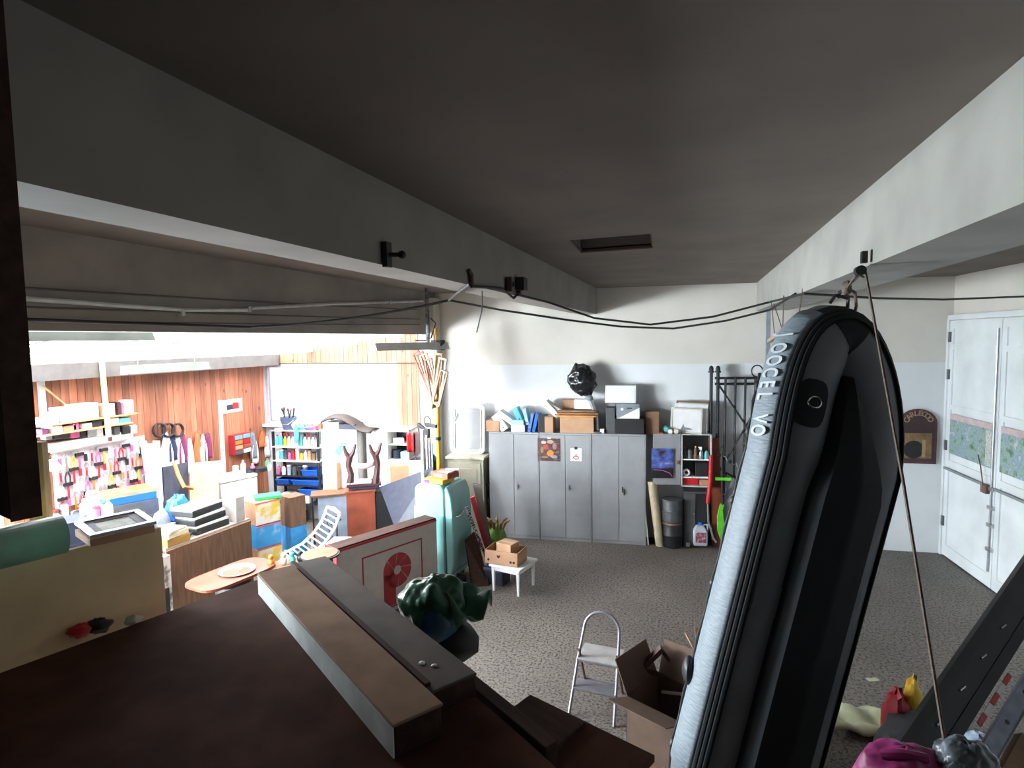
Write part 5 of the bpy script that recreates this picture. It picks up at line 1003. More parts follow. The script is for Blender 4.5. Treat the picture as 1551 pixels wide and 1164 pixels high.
pipe('conduit', 'grey conduit pipe running high along the lintel to the column', 'pipe', [at(30, 452, X=XL), at(280, 470, X=XL), at(375, 470, X=XL)], .02, lampgrey, [at(275, 474, X=XL)])
pipe('conduit', 'pale conduit with cable box running along lintel to the column', 'pipe', [at(380, 467, X=XL), at(500, 461, X=XL), at(640, 456, X=XL)], .022, mat('pale_pipe', (0.45, 0.43, 0.42), .5), [at(376, 469, X=XL), at(582, 458, X=XL), at(590, 458, X=XL)])
for k, (y0, y1) in enumerate([(436, 470), (465, 484), (487, 492)]): 
    a, b_ = at(30, y0, X=XL-.0), at(636, y1, X=XL-.0); pipe('surface_wire', ['thin wire stapled high on the lintel face', 'thin wire stapled midway down the lintel face', 'thin wire stapled low on the lintel face'][k], 'wire', [a, a.lerp(b_, .5)+Vector((0, 0, -.01)), b_], .009, mat('brown_wire', (0.10, 0.085, 0.08), .7))
pipe('slack_cable', 'black cable sagging along lintel up to the middle beam', 'cable', catenary(at(30, 484, X=-4.6), at(380, 496, X=-4.5), .0)[:-1]+catenary(at(380, 496, X=-4.5), at(680, 455, Y=6.2), .05)[:-1]+[at(680, 455, Y=6.2), at(700, 439, Z=4.05), at(712, 431, X=-1.62)], .014, cablem)
pipe('slack_cable', 'black cable drooping from middle beam across to the hanging ledge', 'cable', [at(680, 455, Y=6.2), at(760, 470, Y=6.5), at(860, 485, Y=6.9), at(940, 495, Y=7.2), at(1020, 498, Y=7.4), at(1100, 486, Y=7.4), at(1165, 470, Y=7.3), at(1205, 445, X=1.0)], .012, cablem)
pipe('slack_cable', 'black cable running from beam boxes over to the right wall', 'cable', [at(785, 447, X=-1.62), at(830, 458, Y=6.4), at(900, 482, Y=6.8), at(985, 492, Y=7.2), at(1080, 480, Y=7.3), at(1165, 458, Y=7.3), at(1218, 445, X=1.0), at(1330, 452, Y=7.2), at(1430, 454, Y=8.0), at(1560, 449, X=4.02)], .012, cablem)
pipe('beam_cable', 'black cable between the bracket and two boxes on middle beam', 'cable', [at(714, 434, X=-1.655), at(760, 437, X=-1.655), at(778, 452, X=-1.63), at(786, 443, X=-1.655)], .012, cablem)
t = thing('beam_box', 'black square box fixed to middle beam with cable below', 'box', at(783, 441, X=-1.67), 0); MB().b2((0, -.06, 0), (.09, .08, .13)).build('box_body', black, t, bev=.008); MB().b2((.0, -.02, -.03), (.04, .03, 0)).build('gland', blackm, t)
t = thing('beam_switch', 'brown switch box fixed to middle beam beside black box', 'switch', at(768, 443, X=-1.67), 0); MB().b2((0, -.04, 0), (.06, .03, .14)).build('box_body', mat('brown_bakelite', (0.06, 0.035, 0.03), .5), t, bev=.006); MB().b2((.06, -.015, .05), (.075, .01, .09)).build('toggle', black, t)
t = thing('beam_clamp', 'dark iron clamp with knob fixed on the middle beam', 'clamp', at(583, 400, X=-1.67), 0); MB().b2((0, -.03, -.02), (.03, .03, .12)).build('clamp_plate', blackm, t); b = MB(); b.cyl((.02, .0, .05), (.08, .03, .05), .014, n=8); b.blob((.09, .035, .05), (.025, .025, .025), 8, 6); b.build('knob', blackm, t)
t = thing('cable_bracket', 'rusty bent bracket holding the cable on middle beam', 'bracket', at(712, 434, X=-1.67), 0); b = MB(); b.tube([(.01, -.05, .12), (.015, -.01, .09), (.012, .02, .0)], [.016, .02, .014], 6); b.build('arm', mat('rust', (0.09, 0.035, 0.025), .7), t); MB().b2((0, -.02, .03), (.008, .03, .09)).build('plate', blackm, t)
pipe('pull_cord', 'thin cord dangling below the middle beam', 'cord', [at(730, 441, Z=4.08), at(730, 470, Y=at(730, 441, Z=4.08).y), at(722, 504, Y=at(730, 441, Z=4.08).y)], .006, mat('brown_wire', (0, 0, 0)))
pipe('vertical_pipe', 'speckled grey pipe hanging beside the column', 'pipe', [at(646, 436, Y=9.4), at(648, 500, Y=9.4), at(648, 520, Y=9.4)], .035, mat('mottled_pipe', (0.12, 0.12, 0.12), .6, var=.6, scale=20))
pipe('loop_cable', 'black cable loop beside the column above junction box', 'cable', [at(652, 482, Y=9.5), at(660, 490, Y=9.5), at(653, 512, Y=9.5), at(646, 516, Y=9.6), at(630, 516, D=9.6)], .012, cablem)

# ================================================================ ALONG THE COLUMN
cp_ = at(662, 600, D=10.4)
t = thing('yellow_pole', 'yellow painted pole standing before the column', 'pole', (cp_.x, cp_.y, 0)); b = MB(); b.cyl((0, 0, 0), (0, 0, 3.86), .04, n=12); b.build('pole', yellowp, t, smooth=True); b = MB(); b.lathe([(.10, 0), (.10, .02), (.04, .03)], 14); b.build('foot', blackm, t); b = MB(); b.lathe([(.05, 0), (.05, .06)], 12, (0, 0, 1.9)); b.build('collar', blackm, t)
hb = at(660, 618, D=10.2)
for k in range(7):                               # wooden hangers fanned out on the pole
    a = [-.62, -.5, -.38, -.25, .12, .28, .42][k]; L = [1.05, 1.0, .95, .85, .95, .9, .72][k]
    t = thing('wooden_easel', ['reddish wooden easel fanned farthest from the column', 'reddish wooden easel second in the fan on pole', 'pale brown wooden easel third in the fan on pole', 'brown wooden easel beside the pole middle', 'pale wooden easel tipped towards the white wall', 'cream painted wooden easel tipped over the others', 'short brown wooden easel hung lowest towards the wall'][k], 'easel', hb+Vector((0, -.03*k, 0)), 0, 'wooden easels on the pole', rot=(0, a*.8, -YAW))
    m = [redwood, redwood, cardl, midwood, cardl, offwhite, card][k]; b = MB(); b.b2((-.015, -.012, 0), (.015, .012, L)); b.b2((.13, -.012, .12), (.16, .012, L)); b.b2((-.015, -.012, L-.03), (.16, .012, L)); b.b2((-.015, -.012, .1), (.16, .012, .14)); b.build('frame_bars', m, t, bev=.003)
t = thing('camera_clamp', 'black clamp with round wheel gripping the white tube', 'clamp', at(650, 648, D=10.1), -YAW); b = MB(); b.tube([(.07*math.cos(q)-.04, 0, .10+.09*math.sin(q)) for q in [j*math.pi/8 for j in range(17)]], .010, 6); b.build('wheel', blackm, t, smooth=True); b = MB(); b.box((.04, 0, .04), (.25, .05, .06), RY(.1)); b.box((-.14, 0, -.02), (.28, .05, .06), RY(.5)); b.box((-.05, 0, -.10), (.10, .05, .16)); b.build('clamp_arm', black, t, bev=.01)
pw_ = at(640, 730, D=10.0); t = thing('white_tube', 'slim white tube standing in front of the column', 'tube', (pw_.x, pw_.y, 0)); b = MB(); b.cyl((0, 0, 0), (.02, 0, at(641, 650, D=10).z), .03, n=10); b.build('tube', white, t, smooth=True); b = MB(); b.lathe([(.036, 0), (.036, .04)], 10); b.build('end_cap', black, t)
for k in range(3): pq = at(647+k*4, 730, D=10.15); t = thing('ski', ['grey ski leaning nearest the white tube', 'silver ski leaning between two other skis', 'blue grey ski leaning nearest the yellow pole'][k], 'ski', (pq.x, pq.y, 0), -YAW); MB().b2((-.02, 0, 0), (.02, .012, 2.05-.07*k)).build('blade', [steel, alu, bluegrey][k], t, bev=.003); MB().b2((-.02, -.02, .9), (.02, 0, 1.1)).build('binding', black, t)
# ================================================================ UNDER THE WINDOW
OF = .42
sx0, sx1 = atb(411, 700, OF).x, atb(481, 700, OF).x
def shelf_unit():
    t = thing('metal_shelving', 'metal shelving unit with white shelves under the window', 'shelving', bw(sx0, OF, 0), BETA); w = (sx1-sx0)/CB; zs = [atb(440, yy, OF).z for yy in (652, 677, 698, 721, 735, 762)]
    for x in (0, w-.04):
        for y_ in (0, OF-.08): MB().b2((x, y_, 0), (x+.04, y_+.04, zs[0]+.02)).build('upright', blackm, t)
    for k, z_ in enumerate(zs): MB().b2((0, -.005, z_-.025), (w, OF-.04, z_)).build('shelf', white if k < 3 else blackm, t)
    return w, zs
sw, zs = shelf_unit()
cols = [(lblue, blue, 0), (lblue, white, 0), (yellow, red, 1), (white, red, 1), (white, pink, 1), (white, red, 1), (teal, lblue, 0), (white, black, 1), (offwhite, red, 1), (white, greydark, 1), (white, black, 1)]
nm_ = ['pale blue', 'cyan', 'yellow', 'white red topped', 'white pink topped', 'white scarlet topped', 'turquoise', 'white black topped', 'cream', 'white grey topped', 'plain white']
for k, (m, cm, kd_) in enumerate(cols):
    x = sx0+.07+k*(sx1-sx0-.14)/10; bottle(f'{nm_[k]} bottle on the second shelf of window shelving', bw(x, OF-.08, zs[1]), .26 if k else .22, .034, m, cm, 'bottles on the shelving', kd_)
cols2 = [(white, white, 0), (lblue, white, 2), (greydark, black, 2), (pink, red, 0), (redprint, red, 2), (offwhite, white, 2), (yellow, black, 0), (white, white, 0), (cardl, black, 2), (carddk, black, 2), (steel, black, 2)]
nm2 = ['tall white', 'light blue', 'dark grey', 'pink', 'dark red', 'cream', 'yellow', 'slim white', 'tan', 'brown', 'silver']
for k, (m, cm, kd_) in enumerate(cols2):
    x = sx0+.07+k*(sx1-sx0-.14)/10; bottle(f'{nm2[k]} container on the third shelf of window shelving', bw(x, OF-.08, zs[2]), .17+.03*(k % 3), .034+.006*(k % 2), m, cm, 'containers on the shelving', kd_)
cols3 = [(pink, white, 0), (white, red, 0), (bluegrey, white, 2), (greydark, black, 2), (black, greydark, 2), (steel, white, 2)]
for k, (m, cm, kd_) in enumerate(cols3):
    x = sx0+.07+k*.12; bottle(['pink', 'white', 'blue grey', 'dark grey', 'black', 'silver'][k]+' container on the fourth shelf of window shelving', bw(x, OF-.08, zs[3]), .2, .04+.008*(k > 2), m, cm, 'containers on the shelving', kd_)
def bin_(label, x, z_, w, h, d=.3, m=blue):
    t = thing('storage_bin', label, 'bin', bw(x, OF, z_), BETA, 'blue bins on the shelving'); b = MB(); b._add([(-w*.46, .02, 0), (w*.46, .02, 0), (w*.46, d, 0), (-w*.46, d, 0), (-w/2, -.02, h), (w/2, -.02, h), (w/2, d, h), (-w/2, d, h)], [(3,2,1,0),(0,1,5,4),(1,2,6,5),(2,3,7,6),(3,0,4,7)]); b.build('bin_body', m, t, solid=.008); MB().b2((-w/2-.01, -.03, h-.015), (w/2+.01, -.015, h+.005)).build('rim', m, t)
bin_('small blue bin at fourth shelf end beside white refrigerator', sx1-.22, zs[3], .34, .13); bin_('long blue bin alone on the fifth shelf', sx1-.32, zs[4], .60, .11); bin_('narrow blue bin on the fifth shelf end', sx0+.2, zs[4], .28, .11); bin_('deep blue bin on the lowest shelf', sx1-.25, zs[5]+.17, .42, .12)
for k in range(3): block('parts_drawer_box', ['white parts box nearest shelving upright low down', 'white parts box in the middle low down', 'white parts box beside the blue grey cabinet'][k], 'box', bw(sx0+.25+.22*k, OF, zs[5]), .17, .25, .15+.04*(k == 0), white, BETA)
block('dark_tub', 'dark blue tub on floor below the window shelving', 'tub', bw(sx0+.35, OF+.02, 0), .4, .3, .22, navy, BETA); o = MB().blob((0, 0, .09), (.09, .05, .11), 10, 8, noise=.1, seed=2).build('sponge', yellow, smooth=True, loc=bw(sx1-.26, OF+.12, .28)); tag(o, 'yellow sponge resting by the low shelf', 'sponge')
o.location = bw(sx0+.55, OF-.05, .22)
# top shelf: bucket of tools, toys
p = bw(atb(436, 652, OF-.1).x, OF-.1, zs[0]); t = thing('tool_bucket', 'grey blue bucket full of tools on the shelving top', 'bucket', p); b = MB(); b.lathe([(.11, 0), (.16, .24), (.168, .25), (.155, .25), (.10, .01)], 18); b.build('pail', mat('bucket_grey', (0.10, 0.13, 0.22), .5), t, smooth=True); b = MB(); b.tube([(-.16, 0, .22), (-.1, -.15, .12), (.1, -.15, .12), (.16, 0, .22)], .006, 6); b.build('bail', steel, t)
for k in range(5): a = k*1.3; pp = p+Vector((.07*math.cos(a), .07*math.sin(a), .04)); t = thing('hand_tool', ['red knobbed hand tool in grey bucket', 'dark handled tool in grey bucket', 'lilac handled brush in grey bucket', 'black handled trowel in grey bucket', 'plum handled tool in grey bucket'][k], 'tool', pp, 0, None, rot=(.25*math.cos(a), .25*math.sin(a), 0)); MB().cyl((0, 0, 0), (0, 0, .36), .012, n=6).build('shaft', blackm, t); MB().blob((0, 0, .38), (.022, .022, .04), 8, 6).build('grip', [red, greydark, mat('lilac', (.4, .3, .4), .5), black, winewood][k], t, smooth=True)
for k, (px, m, s_, lb) in enumerate([(447, offwhite, .09, 'cream ball beside grey bucket on shelving'), (455, lblue, .075, 'light blue toy ball on shelving top'), (463, blue, .06, 'dark blue ball on shelving top'), (468, pink, .075, 'pink toy ball on shelving top')]):
    pt = atb(px, 652, OF-.06); t = thing('ball', lb, 'ball', bw(pt.x, OF-.06, zs[0]), 0); MB().blob((0, 0, s_), (s_, s_, s_), 14, 10).build('ball', m, t, smooth=True); MB().lathe([(s_*1.003, -.008), (s_*1.003, .008)], 16, (0, 0, s_)).build('seam', white, t)
o = MB().blob((0, 0, 0), (.05, .04, .2), 10, 8, noise=.08, seed=4).build('cyan_cloth', lblue, smooth=True, loc=bw(atb(449, 660, OF).x, OF+.05, zs[0]-.06)); tag(o, 'cyan cloth hanging over the shelving front edge', 'cloth')
pt = atb(472, 652, OF-.05); block('tin_box', 'pink tin box beside the balls on shelving', 'box', bw(pt.x, OF-.05, zs[0]), .12, .12, .08, pink, BETA); pt = atb(482, 648, .3); block('striped_tin', 'small striped brown tin near the dark cover', 'tin', bw(pt.x, .3, zs[0]), .08, .08, .12, carddk, BETA)
# white refrigerator with blue sticker
rf0, rf1 = atb(481, 700, .78).x, atb(545, 700, .78).x; zf = atb(512, 651, .78).z; t = thing('white_fridge', 'tall white refrigerator with blue sticker under the window', 'refrigerator', bw(rf0+.02, .76, 0), BETA); w = (rf1-rf0)/CB-.14
MB().b2((0, .06, 0), (w, .74, zf)).build('fridge_body', white, t, bev=.015); MB().b2((0, 0, .05), (w, .055, zf*.68)).build('lower_door', white, t, bev=.012); MB().b2((0, 0, zf*.68+.01), (w, .055, zf-.005)).build('upper_door', mat('pale_aqua_enamel', (0.6, 0.72, 0.74), .4), t, bev=.012)
b = MB(); b.prism([(.26, zf-.42), (.36, zf-.52), (.52, zf-.34), (.55, zf-.25), (.44, zf-.26)], -.003); b.build('blue_sticker', lblue, t); MB().b2((.04, -.03, zf*.45), (.06, 0, zf*.62)).build('handle', white, t)
carton('tall_carton', 'pale orange carton standing before the white refrigerator', bw(atb(497, 740, .9).x, .93, 0), .28, .14, atb(497, 703, 1.0).z, mat('pale_orange_card', (0.65, 0.38, 0.22), .7), BETA, tape=False)
t = thing('curved_cover', 'dark brown arched cover lying over boxes on white refrigerator', 'cover', bw(rf0+.02, .55, zf+.003), BETA); c_ = MB()
cl_ = (atb(562, 645, .5).x-atb(488, 645, .5).x)
c_.grid(lambda u, v: Vector((u*cl_, (v-.5)*.42, .10+.22*math.sin(min(1, u*1.15+.1)*math.pi)*(1-.35*u)-.10*u-.25*(v-.5)**2)), 16, 8); c_.build('shell', mat('dark_brown_cover', (0.035, 0.02, 0.016), .6), t, smooth=True, solid=.02); MB().b2((.08, -.18, 0), (.36, .18, .12)).build('inner_box', white, t); MB().b2((.38, -.2, 0), (.70, .16, .09)).build('dark_box', navy, t)
block('white_jug_box', 'white dispenser box with black pump on window sill end', 'box', bw(atb(575, 648, .3).x, .3, atb(575, 648, .3).z), .14, .12, .20, mat('pale_blue_white', (.6, .68, .75), .5), BETA)
# low white cupboard with open bay
b0, b1 = atb(553, 700, .5).x, atb(617, 700, .5).x; zb1, zb0 = atb(585, 652, .5).z, atb(585, 697, .5).z
t = thing('low_white_cupboard', 'white cupboard with one open blue bay below the sill', 'cupboard', bw(b0, .5, 0), BETA); w = (b1-b0)/CB
f = MB(); f.b2((0, 0, zb1-.03), (w, .48, zb1)); f.b2((0, 0, 0), (.02, .48, zb1)); f.b2((w-.02, 0, 0), (w, .48, zb1)); f.b2((w*.48, 0, 0), (w*.5, .48, zb1)); f.b2((0, 0, zb0-.03), (w, .48, zb0)); f.build('carcass', white, t); MB().b2((.02, .44, zb0), (w-.02, .47, zb1-.03)).build('back_panel', navy, t); MB().b2((.01, -.02, zb0), (w*.48, 0, zb1-.03)).build('cupboard_door', white, t, bev=.005); MB().b2((w*.5, .05, (zb0+zb1)/2-.01), (w-.02, .44, (zb0+zb1)/2+.01)).build('shelf', white, t); MB().b2((.01, -.02, .05), (w*.48, 0, zb0-.04)).build('cupboard_door', white, t); MB().b2((w*.5, -.02, .05), (w-.01, 0, zb0-.04)).build('cupboard_door', white, t); b = MB(); b.box((w*.43, -.03, (zb0+zb1)/2), (.012, .02, .1)); b.build('handle', steel, t)
mid_ = (zb0+zb1)/2+.01; block('white_case', 'white slanted box on upper shelf of white cupboard', 'box', bw(b0+w*.72, .40, mid_+.01), .2, .2, .09, white, BETA+.5); block('pale_boxes', 'pale teal box on lower shelf of white cupboard', 'box', bw(b0+w*.84, .40, zb0), .16, .2, .14, mat('pale_teal', (0, 0, 0)), BETA); bottle('dark navy pot on lower shelf of white cupboard', bw(b0+w*.62, .3, zb0), .17, .09, navy, navy, None, 2, 'pot', 'pot')
t = thing('red_jacket', 'red jacket hung on the end of white cupboard', 'jacket', bw(b1+.05, .5, atb(620, 656, .5).z), BETA); MB().grid(lambda u, v: Vector(((u-.5)*.14, -.03-.02*math.sin(u*8), -.36*v)), 6, 6).build('cloth', red, t, smooth=True, solid=.02); MB().b2((.05, -.01, -.5), (.25, .04, .02)).build('dark_lining', winewood, t, bev=.01)
t = thing('bike_bag', 'black tangled bag of straps below the red jacket', 'bag', bw(b1+.42, .75, atb(643, 705, .75).z-.35), BETA)
MB().blob((0, 0, .32), (.24, .2, .32), 14, 10, noise=.12, seed=13).build('bag', black, t, smooth=True)
for k in range(3): b = MB(); b.tube([(-.12+.1*k+.09*math.cos(q), -.2, .45+.09*math.sin(q)) for q in [j*.5 for j in range(14)]], .012, 6); b.build('strap', cablem, t, smooth=True)
o = MB().b2((-.25, -.2, 0), (.25, .2, atb(643, 705, .75).z-.36)).build('storage_chest', bluegrey, bev=.01, loc=bw(b1+.42, .75, 0), rz=BETA); tag(o, 'grey storage chest under the black tangled bag', 'chest')
# red cabinet, upturned chair
p = at(549, 830, Z=0); D_ = depth(p); hz = at(549, 742, D=D_).z; w = 42*D_/F; rzc = vrz(p)
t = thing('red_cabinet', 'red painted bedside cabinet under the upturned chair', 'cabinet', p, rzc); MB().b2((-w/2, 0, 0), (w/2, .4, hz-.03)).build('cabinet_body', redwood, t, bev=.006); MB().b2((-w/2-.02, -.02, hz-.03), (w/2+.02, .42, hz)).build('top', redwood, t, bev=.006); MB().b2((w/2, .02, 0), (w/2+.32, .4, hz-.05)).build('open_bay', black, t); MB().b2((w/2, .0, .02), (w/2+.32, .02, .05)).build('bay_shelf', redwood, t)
def chair_up():
    base = p+Vector((0, .12, hz+.003)); t = thing('upturned_chair', 'dark wine red chair with forked curved legs standing upside down', 'chair', base, rzc)
    MB().b2((-.26, -.08, 0), (.26, .32, .06)).build('seat', navy, t, bev=.01); MB().b2((-.30, -.1, .06), (.30, .34, .10)).build('seat_rail', winewood, t, bev=.008)
    for s_ in (-1, 1):
        x = s_*.22; zz = .1; b = MB(); b.tube([(x-.02, -.03, zz), (x+.01, -.03, zz+.18), (x+.03*s_, -.03, zz+.34), (x-.005, -.03, zz+.50)], [.065, .055, .05, .06], 8)
        b.tube([(x-.005, -.03, zz+.48), (x-.07, -.03, zz+.58), (x-.10, -.03, zz+.70)], [.05, .035, .02], 8); b.tube([(x-.005, -.03, zz+.48), (x+.06, -.03, zz+.58), (x+.10, -.03, zz+.72)], [.05, .035, .02], 8); b.build('leg', winewood, t, smooth=True)
    for s_ in (-1, 1): b = MB(); b.tube([(s_*.22, .28, .1), (s_*.24, .29, .4), (s_*.22, .27, .6)], [.045, .03, .02], 8); b.build('rear_leg', winewood, t, smooth=True)
    MB().grid(lambda u, v: Vector(((u-.5)*.40, -.05-.03*math.sin(u*math.pi), .42+.10*v-.05*math.sin(u*math.pi))), 8, 3).build('pink_webbing', mat('pale_pink_web', (.6, .32, .36), .7), t, smooth=True, solid=.012)
chair_up()
block('blue_folder', 'blue folder lying beside upturned chair on red cabinet', 'folder', p+Vector((-.02, -.0, hz+.112)), .42, .3, .03, bluegrey, rzc)
quadboard('navy_board', 'large navy board leaning between red cabinet and refrigerator', 'board', [at(598, 800, D=9.9), at(655, 800, D=9.6), at(656, 708, D=10.0), at(575, 738, D=10.6)], .025, navy)
carton('mixed_carton', 'brown carton with open side behind the navy board', at(610, 745, D=10.6)-Vector((0, 0, .0)), .42, .25, .46, card, vrz(at(610, 740, D=11))); block('white_fronted_box', 'white fronted carton beside the brown carton', 'box', at(631, 735, D=10.4), .25, .2, .40, offwhite, None)
t = thing('red_basket', 'red and white patterned bag beside upturned chair', 'bag', at(520, 742, D=11.6), rzc); MB().blob((0, 0, .2), (.16, .12, .2), 12, 8, noise=.05, seed=2).build('bag', mat('pink_check', (.6, .12, .16), .6), t, smooth=True); MB().blob((0, .05, .55), (.15, .1, .22), 10, 8, noise=.08, seed=7).build('patterned_top', mat_print('lace_print', [(.3, .3, .36), (.6, .6, .66), (.4, .4, .5)], 12), t, smooth=True)
# blue grey trolley with brown top
p = at(502, 822, Z=0); D_ = depth(p); w = 54*D_/F; h = at(502, 748, D=D_).z; t = thing('trolley_cabinet', 'blue grey cabinet with brown worn top beside red cabinet', 'cabinet', p, vrz(p)); MB().b2((-w/2+.12, .02, .02), (w/2, .34, h-.03)).build('cabinet_body', bluegrey, t, bev=.005); MB().b2((-w/2, -.02, h-.03), (w/2+.02, .40, h)).build('top', midwood, t); b = MB(); b.cyl((-w/2+.04, .0, 0), (-w/2+.02, .0, h-.03), .015, n=8); b.build('leg', blackm, t)
t = thing('floor_pump', 'dark floor pump standing before the blue grey cabinet', 'pump', p+Vector((.22, -.14, 0)), vrz(p)); b = MB(); b.cyl((0, 0, .02), (0, 0, .55), .018, n=8); b.build('barrel', greydark, t); b = MB(); b.cyl((-.1, 0, .4), (.08, 0, .48), .014, n=8); b.build('handle', black, t); MB().b2((-.08, -.05, 0), (.08, .05, .02)).build('foot', black, t)
b = MB(); b.tube([(0, .05, 0), (-.12, .06, .25), (-.18, .06, .55)], .006, 6); b.build('hose', cablem, t)
t = thing('black_shoe_bag', 'black holdall lying on floor before the red cabinet', 'bag', at(527, 845, Z=0), .3); MB().blob((0, 0, .12), (.24, .14, .13), 14, 8, noise=.08, seed=3).build('bag', black, t, smooth=True); b = MB(); b.tube([(-.05, 0, .22), (0, 0, .28), (.07, 0, .22)], .012, 6); b.build('handle', steel, t)
# white slatted garden lounger
def lounger():
    p = at(482, 860, Z=0); t = thing('garden_lounger', 'white plastic garden lounger with curved slatted back', 'lounger', p, vrz(p)+.35)
    cur = [(-.42, 0, .16), (-.25, 0, .20), (-.05, 0, .26), (.15, 0, .40), (.30, 0, .58), (.40, 0, .80)]
    for y_ in (0, .55): b = MB(); b.tube([(x, y_, z_) for x, _, z_ in cur], .028, 8); b.build('side_rail', white, t, smooth=True)
    for j in range(14): f = j/13*5; i = min(4, int(f)); q = Vector(cur[i]).lerp(Vector(cur[i+1]), f-i); b = MB(); b.cyl(q, q+Vector((0, .55, 0)), .014, n=6); b.build('slat', mat('lilac_white', (.66, .64, .7), .5), t)
    for x in (-.36, .1):
        for y_ in (0, .55): b = MB(); b.cyl((x, y_, 0), (x+.02, y_, .22 if x < 0 else .38), .02, n=8); b.build('leg', white, t)
    b = MB(); b.tube([(.40, 0, .80), (.41, .27, .84), (.40, .55, .80)], .03, 8); b.build('head_rail', mat('peach_plastic', (.6, .42, .36), .5), t, smooth=True)
lounger()
block('cream_cushion', 'cream padded cushion lying between lounger and box sign', 'cushion', at(522, 842, D=8.3), .62, .4, .14, mat('cream_cushion', (.62, .46, .36), .8), .2, bev=.03)
p = at(485, 838, D=7.0); t = thing('bar_stool', 'dark round bar stool standing behind the long crates', 'stool', Vector((p.x, p.y, 0)), -YAW+.5); MB().lathe([(.0, p.z-.04), (.2, p.z-.04), (.22, p.z-.02), (.2, p.z), (.0, p.z)], 20).build('seat', carddk, t, smooth=True); MB().lathe([(.222, p.z-.03), (.222, p.z-.01)], 20).build('rim', black, t)
for k in range(4): a = k*math.pi/2+.4; MB().cyl((.2*math.cos(a), .2*math.sin(a), 0), (.12*math.cos(a), .12*math.sin(a), p.z-.03), .016, n=8).build('leg', darkwood, t)
# ================================================================ STACKS IN THE LEAN-TO
p = at(410, 862, Z=0); D_ = depth(p); rzs = vrz(p)+math.radians(28); w = .42; hh_ = (at(410, 757, D=D_).z)/3
fr = mat_print('fruit_print', [(.75, .72, .68), (.75, .7, .62), (.72, .5, .05), (.7, .66, .6)], 4); fb = mat_print('blue_print', [(.03, .22, .5), (.04, .30, .62), (.6, .65, .7)], 3)
for k in range(3):
    t = carton('banana_box', ['orange brown carton at the bottom of the fruit box stack', 'blue printed fruit carton in the middle of stack', 'yellow printed fruit carton topmost under green folder'][k], p+Vector((0, 0, k*(hh_+.002)))-Vector((0, 0, 0)), w, .34, hh_-.006, [card, mat('blue_card', (.03, .25, .55), .6), card][k], rzs, tape=False)
    MB().b2((-w/2+.005, -.004, .01), (w/2-.005, 0, hh_-.02)).build('printed_front', [fr, fb, fr][k], t); MB().b2((-w/2, -.006, hh_-.03), (w/2, -.001, hh_-.01)).build('red_band', mat('pink_red_ink', (.6, .12, .12), .6), t)
block('green_folder', 'bright green folder lying on top of fruit cartons', 'folder', p+Vector((-.02, .05, 3*hh_+.006)), .40, .28, .05, green, rzs-.4)
p2 = p+Vector((.0, .62, 0))
for k in range(2): carton('blue_banded_box', ['blue printed carton behind the fruit carton stack', 'brown carton standing on blue carton behind the stack'][k], p2+Vector((.1, 0, k*.52)), .3, .3, .515, [mat('blue_card', (0, 0, 0)), midwood][k], rzs, tape=False)
# chest freezer with dark things
p = at(365, 800, D=10.6); p.z = 0; D_ = depth(p); zc = at(365, 722, D=10.6).z; rzf = vrz(p)+math.radians(30)
t = thing('chest_freezer', 'white chest freezer with dark clutter on its lid', 'freezer', p, rzf); MB().b2((-.33, 0, .04), (.36, .55, zc-.06)).build('freezer_body', white, t, bev=.015); MB().b2((-.335, -.01, zc-.055), (.365, .56, zc)).build('lid', white, t, bev=.015); MB().b2((-.3, .03, 0), (.33, .5, .04)).build('plinth', greydark, t); MB().b2((.0, -.015, .3), (.12, 0, .45)).build('badge', greybox, t)
for k in range(7):
    q = p+Vector((-.20+.06*k, .16+.05*(k % 3)+.075*k, zc+.003)); bottle(['cream jar', 'white jar', 'black pan pot', 'pink jar', 'dark pot', 'green plant pot', 'white and pink jar'][k]+' on the chest freezer lid', q, [.16, .24, .08, .16, .07, .22, .14][k], [.05, .045, .11, .04, .12, .04, .04][k], [offwhite, white, black, pink, black, green, white][k], [white, white, blackm, white, blackm, carddk, pink][k], 'jars on the freezer', [2, 0, 2, 0, 2, 0, 0][k], 'jar', 'jar')
# counter with binder stack
p = at(321, 915, D=8.3); p.z = 0; zc = at(321, 815, D=8.3).z; A, B = at(258, 915, D=7.6), at(386, 905, D=8.9); A.z = B.z = 0; dv = B-A; rzk = math.atan2(dv.y, dv.x); Lk = dv.length; zc = 1.06
t = thing('counter', 'brown wooden counter with plain front holding piled office clutter', 'counter', A, rzk); MB().b2((0, 0, 0), (Lk, .03, zc-.03)).build('front_panel', midwood, t, bev=.004); MB().b2((0, .03, zc-.03), (Lk, .75, zc)).build('countertop', mat('counter_top', (.4, .33, .28), .5), t)
for x in (.02, Lk-.05): MB().b2((x, .68, 0), (x+.03, .74, zc-.03)).build('leg', midwood, t)
def onk(x, y_): v = Vector((x, y_, 0)); v.rotate(Matrix.Rotation(rzk, 3, 'Z')); return A+v+Vector((0, 0, zc+.002))
for k in range(3):
    o = thing('binder_tray', ['white topped black binder tray topmost in the stack', 'black binder tray in the middle of stack', 'black binder tray at the bottom of the stack'][2-k], 'binder', onk(.78-.02*k, .08+.02*k)+Vector((0, 0, .125*k)), rzk+.05*k, 'binders on the counter'); MB().b2((-.27, 0, 0), (.27, .36, .085)).build('binder_case', black, o, bev=.01); MB().b2((-.265, .005, .088), (.265, .35, .118)).build('paper_block', paper, o, bev=.004)
    if k == 2:
        for j in range(3): MB().b2((-.25+.17*j, .01, .118), (-.09+.17*j, .34, .124)).build('white_file', white, o)
block('grey_case', 'grey upright case at the counter end beside binders', 'box', onk(1.22, .04), .16, .25, .36, mat('warm_grey', (.45, .42, .40), .6), rzk)
